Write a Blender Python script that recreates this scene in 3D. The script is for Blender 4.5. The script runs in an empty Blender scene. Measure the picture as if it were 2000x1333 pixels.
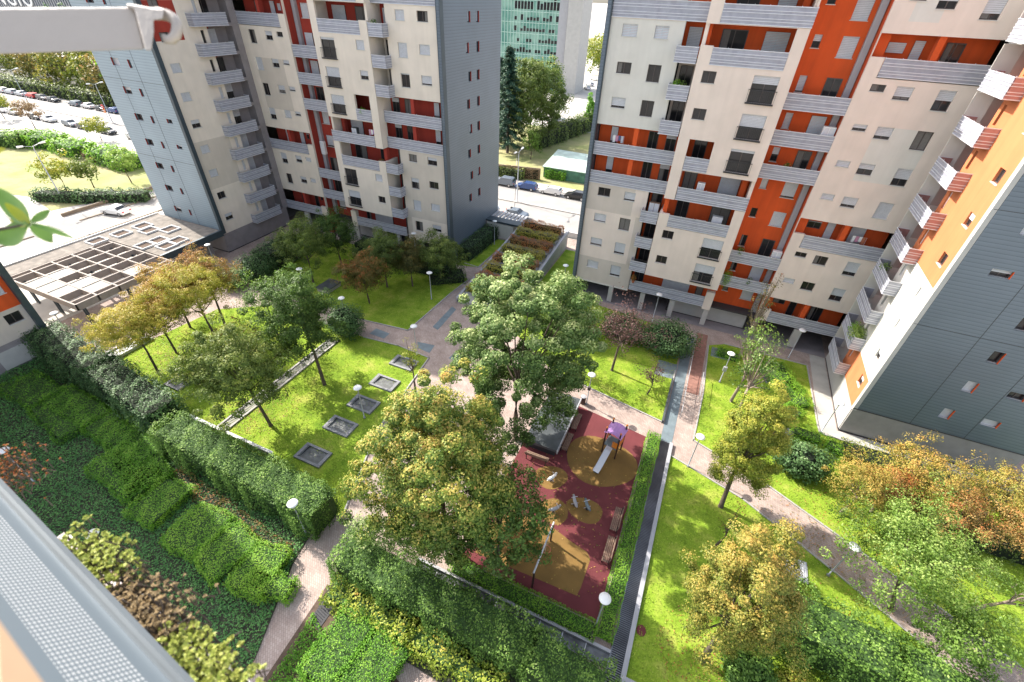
import bpy, bmesh, math, random
import numpy as np
from mathutils import Vector, Matrix
R_ = math.radians
scene = bpy.context.scene
COL = scene.collection
# ------------------------------------------------------------------ camera
CH = 31.0
ROT = ((0.91437192, -0.2708454, 0.3009431), (0.40340309, 0.54612517, -0.73417521), (0.03449538, 0.79271058, 0.60862139))
RM = np.array(ROT)
camd = bpy.data.cameras.new("Camera"); cam = bpy.data.objects.new("Camera", camd); COL.objects.link(cam)
cam.matrix_world = Matrix(((*ROT[0], 0), (*ROT[1], 0), (*ROT[2], CH), (0, 0, 0, 1)))
camd.sensor_width = 36; camd.lens = 891 / 2000 * 36; camd.clip_start = 0.05; camd.clip_end = 6000
camd.dof.use_dof = True; camd.dof.focus_distance = 45; camd.dof.aperture_fstop = 2.8
scene.camera = cam
scene.render.resolution_x = 1024; scene.render.resolution_y = 682
# ------------------------------------------------------------------ light
SAZ, SEL = R_(167.0), R_(38.0)
sd = Vector((math.cos(SAZ) * math.cos(SEL), math.sin(SAZ) * math.cos(SEL), math.sin(SEL)))
sl = bpy.data.lights.new("Sun", 'SUN'); so = bpy.data.objects.new("Sun", sl); COL.objects.link(so)
sl.energy = 3.8; sl.angle = R_(0.55); sl.color = (1.0, 0.94, 0.85)
so.rotation_euler = (-sd).to_track_quat('-Z', 'Y').to_euler(); so.location = (-60, 20, 90)
w = bpy.data.worlds.new("World"); scene.world = w; w.use_nodes = True
nt = w.node_tree; sky = nt.nodes.new('ShaderNodeTexSky'); sky.sky_type = 'NISHITA'; sky.sun_disc = False
sky.sun_elevation = SEL; sky.sun_rotation = math.pi / 2 - SAZ; sky.air_density = 1.0; sky.dust_density = 2.5; sky.ozone_density = 1.0
hs = nt.nodes.new('ShaderNodeHueSaturation'); hs.inputs['Saturation'].default_value = .55; nt.links.new(sky.outputs[0], hs.inputs['Color']); nt.links.new(hs.outputs[0], nt.nodes['Background'].inputs[0]); nt.nodes['Background'].inputs[1].default_value = 0.15
scene.view_settings.view_transform = 'Standard'; scene.view_settings.look = 'None'
scene.view_settings.exposure = 1.42; scene.view_settings.gamma = 1
try:
    scene.cycles.max_bounces = 6; scene.cycles.diffuse_bounces = 3; scene.cycles.glossy_bounces = 2
    scene.cycles.transparent_max_bounces = 6; scene.cycles.transmission_bounces = 2
except Exception: pass

# ------------------------------------------------------------------ calibration helpers (photo px -> world)
def ray(px, py): return RM @ np.array([px - 1000., -(py - 666.5), -891.])
def G(px, py, h=0.):
    v = ray(px, py); t = (h - CH) / v[2]; return (float(v[0] * t), float(v[1] * t), h)
def hgt(px, py, g):
    v = ray(px, py); return float(CH + v[2] * math.hypot(g[0], g[1]) / math.hypot(v[0], v[1]))
def polyG(s): return [G(*map(float, q.split(',')))[:2] for q in s.split()]

# ------------------------------------------------------------------ materials
def mat(name, col, rough=0.8, var=0.0, scale=3.0, bump=0.0, bscale=20.0, metal=0.0, spec=0.5, col2=None, detail=6, dist=0.0):
    m = bpy.data.materials.new(name); m.use_nodes = True; t = m.node_tree; b = t.nodes['Principled BSDF']
    b.inputs['Roughness'].default_value = rough; b.inputs['Metallic'].default_value = metal
    b.inputs['Specular IOR Level'].default_value = spec
    b.inputs['Base Color'].default_value = (*col, 1)
    geo = t.nodes.new('ShaderNodeNewGeometry')
    if var > 0 or col2:
        n = t.nodes.new('ShaderNodeTexNoise'); n.inputs['Scale'].default_value = scale; n.inputs['Detail'].default_value = detail
        n.inputs['Distortion'].default_value = dist
        t.links.new(geo.outputs['Position'], n.inputs['Vector'])
        r = t.nodes.new('ShaderNodeValToRGB'); c2 = col2 or tuple(c * (1 + var) for c in col); c1 = tuple(c * (1 - var) for c in col) if not col2 else col
        r.color_ramp.elements[0].position = 0.32; r.color_ramp.elements[1].position = 0.68
        r.color_ramp.elements[0].color = (*c1, 1); r.color_ramp.elements[1].color = (*[min(1, c) for c in c2], 1)
        t.links.new(n.outputs['Fac'], r.inputs['Fac']); t.links.new(r.outputs['Color'], b.inputs['Base Color'])
    if bump > 0:
        n2 = t.nodes.new('ShaderNodeTexNoise'); n2.inputs['Scale'].default_value = bscale; n2.inputs['Detail'].default_value = 4
        t.links.new(geo.outputs['Position'], n2.inputs['Vector'])
        bp = t.nodes.new('ShaderNodeBump'); bp.inputs['Strength'].default_value = bump; bp.inputs['Distance'].default_value = 0.05
        t.links.new(n2.outputs['Fac'], bp.inputs['Height']); t.links.new(bp.outputs['Normal'], b.inputs['Normal'])
    return m
def vstreak(m, amt=0.013):          # rain streaks and dirt below sills: long vertical noise
    t = m.node_tree; b = t.nodes['Principled BSDF']; src = b.inputs['Base Color'].links[0].from_socket if b.inputs['Base Color'].links else None
    geo = t.nodes.new('ShaderNodeNewGeometry'); mp = t.nodes.new('ShaderNodeMapping'); mp.inputs['Scale'].default_value = (2.2, 2.2, 0.12)
    n = t.nodes.new('ShaderNodeTexNoise'); n.inputs['Scale'].default_value = 1.0; n.inputs['Detail'].default_value = 5
    t.links.new(geo.outputs['Position'], mp.inputs['Vector']); t.links.new(mp.outputs['Vector'], n.inputs['Vector'])
    r = t.nodes.new('ShaderNodeValToRGB'); r.color_ramp.elements[0].position = .35; r.color_ramp.elements[1].position = .6
    r.color_ramp.elements[0].color = (1 - amt * 3, 1 - amt * 3, 1 - amt * 3.1, 1); r.color_ramp.elements[1].color = (1, 1, 1, 1)
    mx = t.nodes.new('ShaderNodeMixRGB'); mx.blend_type = 'MULTIPLY'; mx.inputs[0].default_value = 1
    t.links.new(n.outputs['Fac'], r.inputs['Fac']); t.links.new(r.outputs['Color'], mx.inputs[2])
    if src: t.links.new(src, mx.inputs[1])
    else: mx.inputs[1].default_value = b.inputs['Base Color'].default_value
    t.links.new(mx.outputs[0], b.inputs['Base Color']); return m
def cladding(name, col, step=0.3):     # corrugated horizontal boards with vertical panel joints
    m = bpy.data.materials.new(name); m.use_nodes = True; t = m.node_tree; b = t.nodes['Principled BSDF']
    b.inputs['Roughness'].default_value = 0.42; b.inputs['Metallic'].default_value = 0.25
    geo = t.nodes.new('ShaderNodeNewGeometry'); sp = t.nodes.new('ShaderNodeSeparateXYZ'); t.links.new(geo.outputs['Position'], sp.inputs[0])
    d = t.nodes.new('ShaderNodeMath'); d.operation = 'DIVIDE'; d.inputs[1].default_value = step; t.links.new(sp.outputs['Z'], d.inputs[0])
    f = t.nodes.new('ShaderNodeMath'); f.operation = 'FRACT'; t.links.new(d.outputs[0], f.inputs[0])
    r = t.nodes.new('ShaderNodeValToRGB'); e = r.color_ramp.elements; e[0].position = 0.0; e[0].color = (*[c * .55 for c in col], 1)
    e[1].position = .16; e[1].color = (*col, 1); e2 = e.new(.85); e2.color = (*[min(1, c * 1.12) for c in col], 1)
    t.links.new(f.outputs[0], r.inputs['Fac'])
    n = t.nodes.new('ShaderNodeTexNoise'); n.inputs['Scale'].default_value = 0.35; t.links.new(geo.outputs['Position'], n.inputs['Vector'])
    r2 = t.nodes.new('ShaderNodeValToRGB'); r2.color_ramp.elements[0].color = (.82, .82, .82, 1); r2.color_ramp.elements[1].color = (1.1, 1.1, 1.1, 1)
    t.links.new(n.outputs['Fac'], r2.inputs['Fac'])
    mx = t.nodes.new('ShaderNodeMixRGB'); mx.blend_type = 'MULTIPLY'; mx.inputs[0].default_value = 1
    t.links.new(r.outputs['Color'], mx.inputs[1]); t.links.new(r2.outputs['Color'], mx.inputs[2]); t.links.new(mx.outputs[0], b.inputs['Base Color'])
    bp = t.nodes.new('ShaderNodeBump'); bp.inputs['Strength'].default_value = .6; bp.inputs['Distance'].default_value = .04
    t.links.new(r.outputs['Color'], bp.inputs['Height']); t.links.new(bp.outputs['Normal'], b.inputs['Normal'])
    return m
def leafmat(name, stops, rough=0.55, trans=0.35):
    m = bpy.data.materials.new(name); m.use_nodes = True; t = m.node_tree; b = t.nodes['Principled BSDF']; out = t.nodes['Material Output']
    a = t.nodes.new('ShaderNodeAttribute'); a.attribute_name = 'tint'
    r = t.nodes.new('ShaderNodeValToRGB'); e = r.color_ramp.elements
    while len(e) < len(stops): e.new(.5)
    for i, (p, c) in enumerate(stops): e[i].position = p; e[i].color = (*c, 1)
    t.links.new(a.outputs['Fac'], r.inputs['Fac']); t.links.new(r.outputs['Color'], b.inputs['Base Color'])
    b.inputs['Roughness'].default_value = rough; b.inputs['Specular IOR Level'].default_value = .35
    tr = t.nodes.new('ShaderNodeBsdfTranslucent'); t.links.new(r.outputs['Color'], tr.inputs['Color'])
    mx = t.nodes.new('ShaderNodeMixShader'); mx.inputs[0].default_value = trans
    t.links.new(b.outputs[0], mx.inputs[1]); t.links.new(tr.outputs[0], mx.inputs[2]); t.links.new(mx.outputs[0], out.inputs[0])
    return m
def panelmat(name, col, alpha):       # perforated sheet metal: partly see-through
    m = mat(name, col, 0.5, .12, 2.0, metal=.1); t = m.node_tree; out = t.nodes['Material Output']; b = t.nodes['Principled BSDF']
    tr = t.nodes.new('ShaderNodeBsdfTransparent'); mx = t.nodes.new('ShaderNodeMixShader'); mx.inputs[0].default_value = alpha
    t.links.new(tr.outputs[0], mx.inputs[1]); t.links.new(b.outputs[0], mx.inputs[2]); t.links.new(mx.outputs[0], out.inputs[0]); return m
M = dict(
 cream=vstreak(mat('cream_render', (.70, .60, .525), .9, .05, .6, .1, 30)), beige=vstreak(mat('beige_render', (.55, .485, .425), .9, .05, .6, .1, 30)),
 cream_w=vstreak(mat('warm_cream_render', (.72, .635, .54), .9, .05, .6, .1, 30)), beige_w=vstreak(mat('warm_beige_render', (.57, .505, .43), .9, .05, .6, .1, 30)),
 white=vstreak(mat('white_render', (.62, .60, .55), .9, .04, .7, .1, 30), .015),
 orange=vstreak(mat('orange_render', (.62, .085, .012), .85, .06, .8, .1, 30), .04), red=vstreak(mat('red_render', (.33, .035, .02), .85, .06, .8, .1, 30), .04),
 apricot=vstreak(mat('apricot_render', (.56, .18, .07), .85, .05, .7), .03),
 dark=mat('dark_steel', (.045, .065, .08), .5, .1, 1.5, metal=.2), clad=cladding('grey_cladding', (.11, .142, .18)), clad_l=cladding('grey_cladding_lit_copy', (.22, .29, .345)),  # clad_l: same grey cladding, street and sky reflection lightened into its colour
 clad_d=cladding('teal_grey_cladding', (.125, .158, .195)),
 plinth=mat('stone_plinth', (.26, .25, .24), .7, .1, 1.2), plinth2=mat('mauve_stone', (.24, .215, .22), .75, .1, 1.0), base=mat('dark_base', (.03, .03, .035), .7),
 lightstone=mat('pale_stone_panel', (.42, .41, .39), .7, .06, 1.0), pipe=mat('grey_duct', (.36, .36, .38), .55, .05, 1.0),
 glass=mat('window_glass', (.022, .022, .024), .12, .3, .9, spec=.35), frame=mat('window_frame', (.07, .055, .05), .5), sill=mat('stone_sill', (.55, .54, .51), .7, .05, 2),
 shutter=mat('roller_shutter', (.52, .53, .56), .55, .05, 3), rail=mat('galvanised_rail', (.60, .61, .65), .45, .08, 3, metal=.25), panel=panelmat('perforated_panel', (.36, .37, .43), .86),
 panel_p=panelmat('faded_pink_panel', (.42, .22, .20), .85), slab=mat('balcony_slab', (.40, .38, .36), .8, .1, 2), interior=mat('dark_interior', (.05, .045, .045), .9),
 blackiron=mat('black_iron', (.03, .03, .035), .5, metal=.4), awning=mat('cream_awning', (.72, .67, .6), .7, .03, 4), white_door=mat('grey_door_panel', (.33, .33, .33), .6, .05, 1),
 lampw=mat('lamp_white', (.8, .8, .78), .35), pole=mat('pole_grey', (.38, .40, .42), .45, metal=.5), wood=mat('bench_wood', (.20, .13, .09), .75, .3, 9), wood_d=mat('dark_bench_wood', (.09, .05, .04), .7, .3, 9),
 bark=mat('bark', (.10, .075, .055), .9, .3, 8, .4, 25), bark_p=mat('pale_bark', (.28, .22, .17), .9, .25, 8, .3, 25), soil=mat('soil', (.10, .065, .045), .95, .3, 3),
 slate=mat('slate', (.075, .085, .09), .45, .25, 1.4), slate_b=mat('blue_slate_paving', (.15, .19, .21), .6, .15, 1.5), kerb=mat('stone_kerb', (.36, .34, .32), .8, .1, 3), kerb_w=mat('white_coping', (.62, .62, .61), .7, .08, 2),
 terr=mat('terracotta_pot', (.42, .14, .07), .8), concrete=mat('concrete', (.40, .385, .35), .85, .12, .8, .1, 12),
 tar=mat('dark_seam', (.05, .05, .05), .8), rubber=mat('tyre_rubber', (.02, .02, .02), .8), chrome=mat('alloy', (.5, .5, .52), .3, metal=.9), carglass=mat('car_glass', (.02, .025, .03), .08, spec=.8),
 yellow=mat('skip_yellow', (.65, .42, .05), .5), orange_p=mat('orange_play_panel', (.75, .22, .02), .4), purple=mat('purple_play_roof', (.42, .22, .50), .4, .1, 2), steel=mat('polished_steel', (.62, .63, .65), .25, .1, 2, metal=.85),
 pink=mat('pink_play', (.55, .25, .35), .4), rwhite=mat('red_sign', (.6, .03, .03), .5), sacks=mat('red_sack', (.6, .06, .05), .6),
)

# ------------------------------------------------------------------ mesh builder
class MB:
    def __init__(s): s.v = []; s.f = []; s.m = []
    def quad(s, p, mi=0):
        i = len(s.v); s.v += [tuple(q) for q in p]; s.f.append(tuple(range(i, i + len(p)))); s.m.append(mi); return s
    def box(s, x0, x1, y0, y1, z0, z1, mi=0):
        x0, x1 = min(x0, x1), max(x0, x1); y0, y1 = min(y0, y1), max(y0, y1); z0, z1 = min(z0, z1), max(z0, z1)
        i = len(s.v); s.v += [(x0, y0, z0), (x1, y0, z0), (x1, y1, z0), (x0, y1, z0), (x0, y0, z1), (x1, y0, z1), (x1, y1, z1), (x0, y1, z1)]
        for f in ((0, 3, 2, 1), (4, 5, 6, 7), (0, 1, 5, 4), (1, 2, 6, 5), (2, 3, 7, 6), (3, 0, 4, 7)): s.f.append(tuple(i + k for k in f)); s.m.append(mi)
        return s
    def prism(s, poly, z0, z1, mi=0):
        a = sum(poly[k][0] * poly[(k + 1) % len(poly)][1] - poly[(k + 1) % len(poly)][0] * poly[k][1] for k in range(len(poly)))
        if a < 0: poly = poly[::-1]
        n = len(poly); i = len(s.v); s.v += [(p[0], p[1], z0) for p in poly] + [(p[0], p[1], z1) for p in poly]
        s.f.append(tuple(i + n + k for k in range(n))); s.m.append(mi); s.f.append(tuple(i + n - 1 - k for k in range(n))); s.m.append(mi)
        for k in range(n): s.f.append((i + k, i + (k + 1) % n, i + n + (k + 1) % n, i + n + k)); s.m.append(mi)
        return s
    def tube(s, pts, rad, n=8, mi=0, cap=True):
        pts = [Vector(p) for p in pts]; rad = rad if hasattr(rad, '__len__') else [rad] * len(pts); rings = []
        for k, p in enumerate(pts):
            d = (pts[min(k + 1, len(pts) - 1)] - pts[max(k - 1, 0)]).normalized()
            a = d.cross(Vector((0, 0, 1))); a = Vector((1, 0, 0)) if a.length < 1e-3 else a.normalized(); b = d.cross(a).normalized()
            i = len(s.v); rings.append(i)
            for j in range(n):
                t = 2 * math.pi * j / n; s.v.append(tuple(p + (a * math.cos(t) + b * math.sin(t)) * rad[k]))
        for k in range(len(pts) - 1):
            for j in range(n): s.f.append((rings[k] + j, rings[k] + (j + 1) % n, rings[k + 1] + (j + 1) % n, rings[k + 1] + j)); s.m.append(mi)
        if cap:
            s.f.append(tuple(rings[0] + j for j in range(n))); s.m.append(mi); s.f.append(tuple(rings[-1] + n - 1 - j for j in range(n))); s.m.append(mi)
        return s
    def lathe(s, c, prof, n=20, mi=0):
        rings = []
        for r, z in prof:
            rings.append(len(s.v))
            for j in range(n): t = 2 * math.pi * j / n; s.v.append((c[0] + r * math.cos(t), c[1] + r * math.sin(t), c[2] + z))
        for k in range(len(prof) - 1):
            for j in range(n): s.f.append((rings[k] + j, rings[k] + (j + 1) % n, rings[k + 1] + (j + 1) % n, rings[k + 1] + j)); s.m.append(mi)
        s.f.append(tuple(rings[0] + n - 1 - j for j in range(n))); s.m.append(mi); s.f.append(tuple(rings[-1] + j for j in range(n))); s.m.append(mi)
        return s
    def build(s, name, mats, parent=None, smooth=False, bevel=0):
        mats = mats if isinstance(mats, (list, tuple)) else [mats]
        me = bpy.data.meshes.new(name); me.from_pydata(s.v, [], s.f)
        for m in mats: me.materials.append(M[m] if isinstance(m, str) else m)
        me.polygons.foreach_set('material_index', s.m)
        if smooth: me.polygons.foreach_set('use_smooth', [True] * len(s.f))
        me.update(); o = bpy.data.objects.new(name, me); COL.objects.link(o)
        if parent: setp(o, parent)
        if bevel:
            b = o.modifiers.new('bevel', 'BEVEL'); b.width = bevel; b.segments = 2; b.limit_method = 'ANGLE'
        return o
OFF = {}
def setp(o, parent):
    o.parent = parent; o.matrix_parent_inverse = Matrix.Translation(-Vector(OFF.get(parent.name, (0, 0, 0))))
def tag(o, label, cat, group=None, kind=None):
    o['label'] = label; o['category'] = cat
    if group: o['group'] = group
    if kind: o['kind'] = kind
    return o
def empty(name, loc, label, cat, group=None):
    o = bpy.data.objects.new(name, None); COL.objects.link(o); o.location = loc; o.empty_display_size = .3
    OFF[o.name] = tuple(loc); return tag(o, label, cat, group)
def struct(name, mb, m): o = mb.build(name, m); o['kind'] = 'structure'; return o
def kids(o): return [c for c in bpy.data.objects if c.parent is o]
def dup(root, loc, rz=0, label=None, sc=1, cat=None):
    r = root.copy(); COL.objects.link(r); r.location = loc; r.rotation_euler = (0, 0, rz); r.scale = (sc, sc, sc)
    if label: r['label'] = label
    for ch in kids(root):
        c = ch.copy(); COL.objects.link(c); c.parent = r
        for g in kids(ch): d_ = g.copy(); COL.objects.link(d_); d_.parent = c
    return r

# wall with openings on a local (s, v, z) frame ; fr(s,v,z)->world, v = outward
def wall(mb, fr, s0, s1, z0, z1, v, th, holes=(), colors=(), mi=0, side=True):
    S = sorted({round(a, 3) for a in [s0, s1] + [h[i] for h in holes for i in (0, 1)] + [c[i] for c in colors for i in (0, 1)] if s0 - 1e-6 <= a <= s1 + 1e-6})
    Z = sorted({round(a, 3) for a in [z0, z1] + [h[i] for h in holes for i in (2, 3)] + [c[i] for c in colors for i in (2, 3)] if z0 - 1e-6 <= a <= z1 + 1e-6})
    def solid(i, j):
        if i < 0 or j < 0 or i >= len(S) - 1 or j >= len(Z) - 1: return False
        a = (S[i] + S[i + 1]) / 2; b = (Z[j] + Z[j + 1]) / 2
        return not any(h[0] < a < h[1] and h[2] < b < h[3] for h in holes)
    for i in range(len(S) - 1):
        for j in range(len(Z) - 1):
            if not solid(i, j): continue
            a, b, c, d_ = S[i], S[i + 1], Z[j], Z[j + 1]; k = mi
            for q in colors:
                if q[0] <= (a + b) / 2 <= q[1] and q[2] <= (c + d_) / 2 <= q[3]: k = q[4]
            mb.quad([fr(a, v, c), fr(b, v, c), fr(b, v, d_), fr(a, v, d_)], k)
            mb.quad([fr(a, v - th, c), fr(a, v - th, d_), fr(b, v - th, d_), fr(b, v - th, c)], k)
            if not solid(i - 1, j): mb.quad([fr(a, v, c), fr(a, v, d_), fr(a, v - th, d_), fr(a, v - th, c)], k)
            if not solid(i + 1, j): mb.quad([fr(b, v, c), fr(b, v - th, c), fr(b, v - th, d_), fr(b, v, d_)], k)
            if not solid(i, j - 1): mb.quad([fr(a, v, c), fr(a, v - th, c), fr(b, v - th, c), fr(b, v, c)], k)
            if not solid(i, j + 1): mb.quad([fr(a, v, d_), fr(b, v, d_), fr(b, v - th, d_), fr(a, v - th, d_)], k)
def fbox(mb, fr, s0, s1, v0, v1, z0, z1, mi=0):
    a = fr(s0, v0, z0); b = fr(s1, v1, z1); mb.box(a[0], b[0], a[1], b[1], z0, z1, mi)
rnd = random.Random(5)
def window(fr, s0, s1, z0, z1, v, parent, shut=0.0, kind='window', sill=True, rail=False):
    """recessed frame with mullion; pane, roller shutter and sill as its parts"""
    d = .16; f = MB(); w_ = .06
    fbox(f, fr, s0, s0 + w_, v - d - .06, v - d, z0, z1); fbox(f, fr, s1 - w_, s1, v - d - .06, v - d, z0, z1)
    fbox(f, fr, s0 + w_, s1 - w_, v - d - .06, v - d, z0, z0 + w_); fbox(f, fr, s0 + w_, s1 - w_, v - d - .06, v - d, z1 - w_, z1)
    if s1 - s0 > .8: m_ = (s0 + s1) / 2; fbox(f, fr, m_ - .035, m_ + .035, v - d - .06, v - d + .01, z0 + w_, z1 - w_)
    o = f.build(kind, 'frame', parent)
    if shut < .97:
        g = MB(); fbox(g, fr, s0 + .02, s1 - .02, v - d - .05, v - d - .03, z0 + .02, z1 - .02); g.build('pane', 'glass', o)
        if rnd.random() < .3:
            g = MB(); a = s0 + .08; b = s1 - .08; m_ = a + (b - a) * rnd.choice((.3, .45, 1)); fbox(g, fr, a, m_, v - d - .025, v - d - .02, z0 + .07, z1 - .07); g.build('curtain', CURT, o)
    if shut > .03:
        g = MB(); zz = z1 - (z1 - z0) * shut; n = max(2, int((z1 - zz) / .11))
        for k in range(n):
            a = zz + (z1 - zz) * k / n; b = zz + (z1 - zz) * (k + 1) / n; fbox(g, fr, s0 + .01, s1 - .01, v - d + .02, v - d + .045, a + .008, b - .004)
        g.build('roller_shutter', 'shutter', o)
    if sill: g = MB(); fbox(g, fr, s0 - .06, s1 + .06, v - .1, v + .05, z0 - .05, z0 + .003); g.build('sill', 'sill', o)
    if rail:
        g = MB(); zt = z0 + 1.02; fbox(g, fr, s0 - .12, s1 + .12, v + .14, v + .18, zt - .05, zt); fbox(g, fr, s0 - .12, s1 + .12, v + .14, v + .18, z0 - .02, z0 + .03)
        n = int((s1 - s0) / .13)
        for k in range(n + 1): a = s0 - .1 + (s1 - s0 + .2) * k / n; fbox(g, fr, a - .01, a + .01, v + .15, v + .17, z0, zt)
        fbox(g, fr, s0 - .12, s0 - .09, v, v + .18, zt - .05, zt); fbox(g, fr, s1 + .09, s1 + .12, v, v + .18, zt - .05, zt); fbox(g, fr, s0 - .12, s1 + .12, v - .02, v + .18, z0 - .1, z0 - .04)
        g.build('guard_rail', 'blackiron', o)
    return o
CURT = mat('net_curtain', (.16, .15, .14), .9, .1, 6)
def balcony(fr, s0, s1, z0, v, vin, parent, zt=1.38, endl=False, endr=False, pink=False, slab=True):
    """slab, see-through perforated panels, horizontal bars and posts"""
    b = MB()
    if slab: fbox(b, fr, s0 + .03, s1 - .03, vin, v - .05, z0 + .02, z0 + .24)
    else: fbox(b, fr, s0 + .03, s1 - .03, v - .12, v - .05, z0 + .02, z0 + .2)
    o = b.build('balcony', 'slab', parent); p = MB(); r = MB()
    for a, c in ((s0, s1),): fbox(p, fr, a + .02, c - .02, v - .03, v - .012, z0 + .03, z0 + zt - .06)
    if endl: fbox(p, fr, s0 + .012, s0 + .03, vin, v - .03, z0 + .03, z0 + zt - .06, 1 if pink else 0)
    if endr: fbox(p, fr, s1 - .03, s1 - .012, vin, v - .03, z0 + .03, z0 + zt - .06, 1 if pink else 0)
    p.build('perforated_panel', ['panel', 'panel_p'], o)
    for k, h in enumerate((.0, .27, .46, .80, .99, 1.3)):
        h = h * zt / 1.38 + (.0 if k else .02); t = .045 if 0 < k < 5 else .06
        fbox(r, fr, s0, s1, v - .012, v + .025, z0 + h, z0 + h + t)
        if endl: fbox(r, fr, s0 - .02, s0 + .012, vin, v - .012, z0 + h, z0 + h + t)
        if endr: fbox(r, fr, s1 - .012, s1 + .02, vin, v - .012, z0 + h, z0 + h + t)
    n = max(1, round((s1 - s0) / 1.25))
    for k in range(n + 1):
        a = s0 + .03 + (s1 - s0 - .06) * k / n; fbox(r, fr, a - .018, a + .018, v - .075, v - .04, z0 + .2, z0 + zt + .03)
    r.build('railing', 'rail', o); return o

# ------------------------------------------------------------------ ground, roads, paths (setting)
def noise_ground():
    m = bpy.data.materials.new('paver_ground'); m.use_nodes = True; t = m.node_tree; b = t.nodes['Principled BSDF']; b.inputs['Roughness'].default_value = .9
    geo = t.nodes.new('ShaderNodeNewGeometry')
    br = t.nodes.new('ShaderNodeTexBrick'); br.inputs['Scale'].default_value = 1; br.inputs['Brick Width'].default_value = .24; br.inputs['Row Height'].default_value = .12
    br.inputs['Color1'].default_value = (.38, .29, .25, 1); br.inputs['Color2'].default_value = (.47, .38, .33, 1); br.inputs['Mortar'].default_value = (.28, .22, .19, 1); br.inputs['Mortar Size'].default_value = .012
    mp = t.nodes.new('ShaderNodeMapping'); mp.inputs['Rotation'].default_value = (0, 0, R_(45)); t.links.new(geo.outputs['Position'], mp.inputs[0]); t.links.new(mp.outputs[0], br.inputs['Vector'])
    n = t.nodes.new('ShaderNodeTexNoise'); n.inputs['Scale'].default_value = .8; n.inputs['Detail'].default_value = 8; t.links.new(geo.outputs['Position'], n.inputs['Vector'])
    r = t.nodes.new('ShaderNodeValToRGB'); r.color_ramp.elements[0].position = .3; r.color_ramp.elements[0].color = (.72, .7, .7, 1); r.color_ramp.elements[1].position = .7; r.color_ramp.elements[1].color = (1.05, 1.05, 1.05, 1)
    t.links.new(n.outputs['Fac'], r.inputs['Fac']); mx = t.nodes.new('ShaderNodeMixRGB'); mx.blend_type = 'MULTIPLY'; mx.inputs[0].default_value = 1
    t.links.new(br.outputs['Color'], mx.inputs[1]); t.links.new(r.outputs[0], mx.inputs[2]); t.links.new(mx.outputs[0], b.inputs['Base Color'])
    return m
M['paver'] = noise_ground()
def lawnmat(name, a, b_, c, sc=.5):
    m = bpy.data.materials.new(name); m.use_nodes = True; t = m.node_tree; b = t.nodes['Principled BSDF']; b.inputs['Roughness'].default_value = .95; b.inputs['Specular IOR Level'].default_value = .1
    geo = t.nodes.new('ShaderNodeNewGeometry'); n = t.nodes.new('ShaderNodeTexNoise'); n.inputs['Scale'].default_value = sc; n.inputs['Detail'].default_value = 9; n.inputs['Roughness'].default_value = .65
    t.links.new(geo.outputs['Position'], n.inputs['Vector']); r = t.nodes.new('ShaderNodeValToRGB'); e = r.color_ramp.elements
    e[0].position = .33; e[0].color = (*a, 1); e[1].position = .72; e[1].color = (*c, 1); e.new(.52).color = (*b_, 1)
    t.links.new(n.outputs['Fac'], r.inputs['Fac'])
    n2 = t.nodes.new('ShaderNodeTexNoise'); n2.inputs['Scale'].default_value = 9; n2.inputs['Detail'].default_value = 6; n2.inputs['Roughness'].default_value = .8; t.links.new(geo.outputs['Position'], n2.inputs['Vector'])
    r2 = t.nodes.new('ShaderNodeValToRGB'); r2.color_ramp.elements[0].position = .3; r2.color_ramp.elements[0].color = (.55, .6, .5, 1); r2.color_ramp.elements[1].position = .7; r2.color_ramp.elements[1].color = (1.25, 1.2, 1.1, 1)
    t.links.new(n2.outputs['Fac'], r2.inputs['Fac']); mx = t.nodes.new('ShaderNodeMixRGB'); mx.blend_type = 'MULTIPLY'; mx.inputs[0].default_value = 1
    t.links.new(r.outputs[0], mx.inputs[1]); t.links.new(r2.outputs[0], mx.inputs[2]); t.links.new(mx.outputs[0], b.inputs['Base Color'])
    bp = t.nodes.new('ShaderNodeBump'); bp.inputs['Strength'].default_value = .5; bp.inputs['Distance'].default_value = .04; t.links.new(n2.outputs['Fac'], bp.inputs['Height']); t.links.new(bp.outputs['Normal'], b.inputs['Normal'])
    return m
M['lawn'] = lawnmat('lawn_grass', (.13, .23, .022), (.25, .36, .04), (.42, .42, .11))
M['lawn_dry'] = lawnmat('dry_park_grass', (.24, .29, .11), (.36, .35, .19), (.46, .38, .25), .12)
M['asphalt'] = mat('pale_asphalt', (.30, .285, .27), .9, .08, .4, .1, 30); M['asphalt_d'] = mat('side_asphalt', (.24, .23, .22), .9, .08, .4)
M['pave_l'] = mat('pale_pavement', (.46, .43, .39), .9, .08, .6); M['plaza'] = mat('plaza_paving', (.40, .34, .30), .9, .12, .7)
M['red_rubber'] = mat('red_rubber', (.135, .028, .032), .95, .12, .7, .1, 60); M['ochre'] = mat('ochre_rubber', (.20, .115, .03), .95, .12, .9, .1, 60)
M['earth'] = mat('dark_earth', (.05, .05, .03), .95, .3, 1.2)
g = MB(); g.quad([(-1500, -300, -.02), (1500, -300, -.02), (1500, 2500, -.02), (-1500, 2500, -.02)]); struct('ground', g, M['pave_l'])
g = MB(); g.prism([(-62, -3), (34, -3), (34, 66), (-62, 66)], -.015, 0.0); struct('courtyard_paving', g, M['paver'])
def sheet(name, poly, z, m, kind='structure'):
    mb = MB(); mb.prism(poly, z - .012, z); return struct(name, mb, m)
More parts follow.
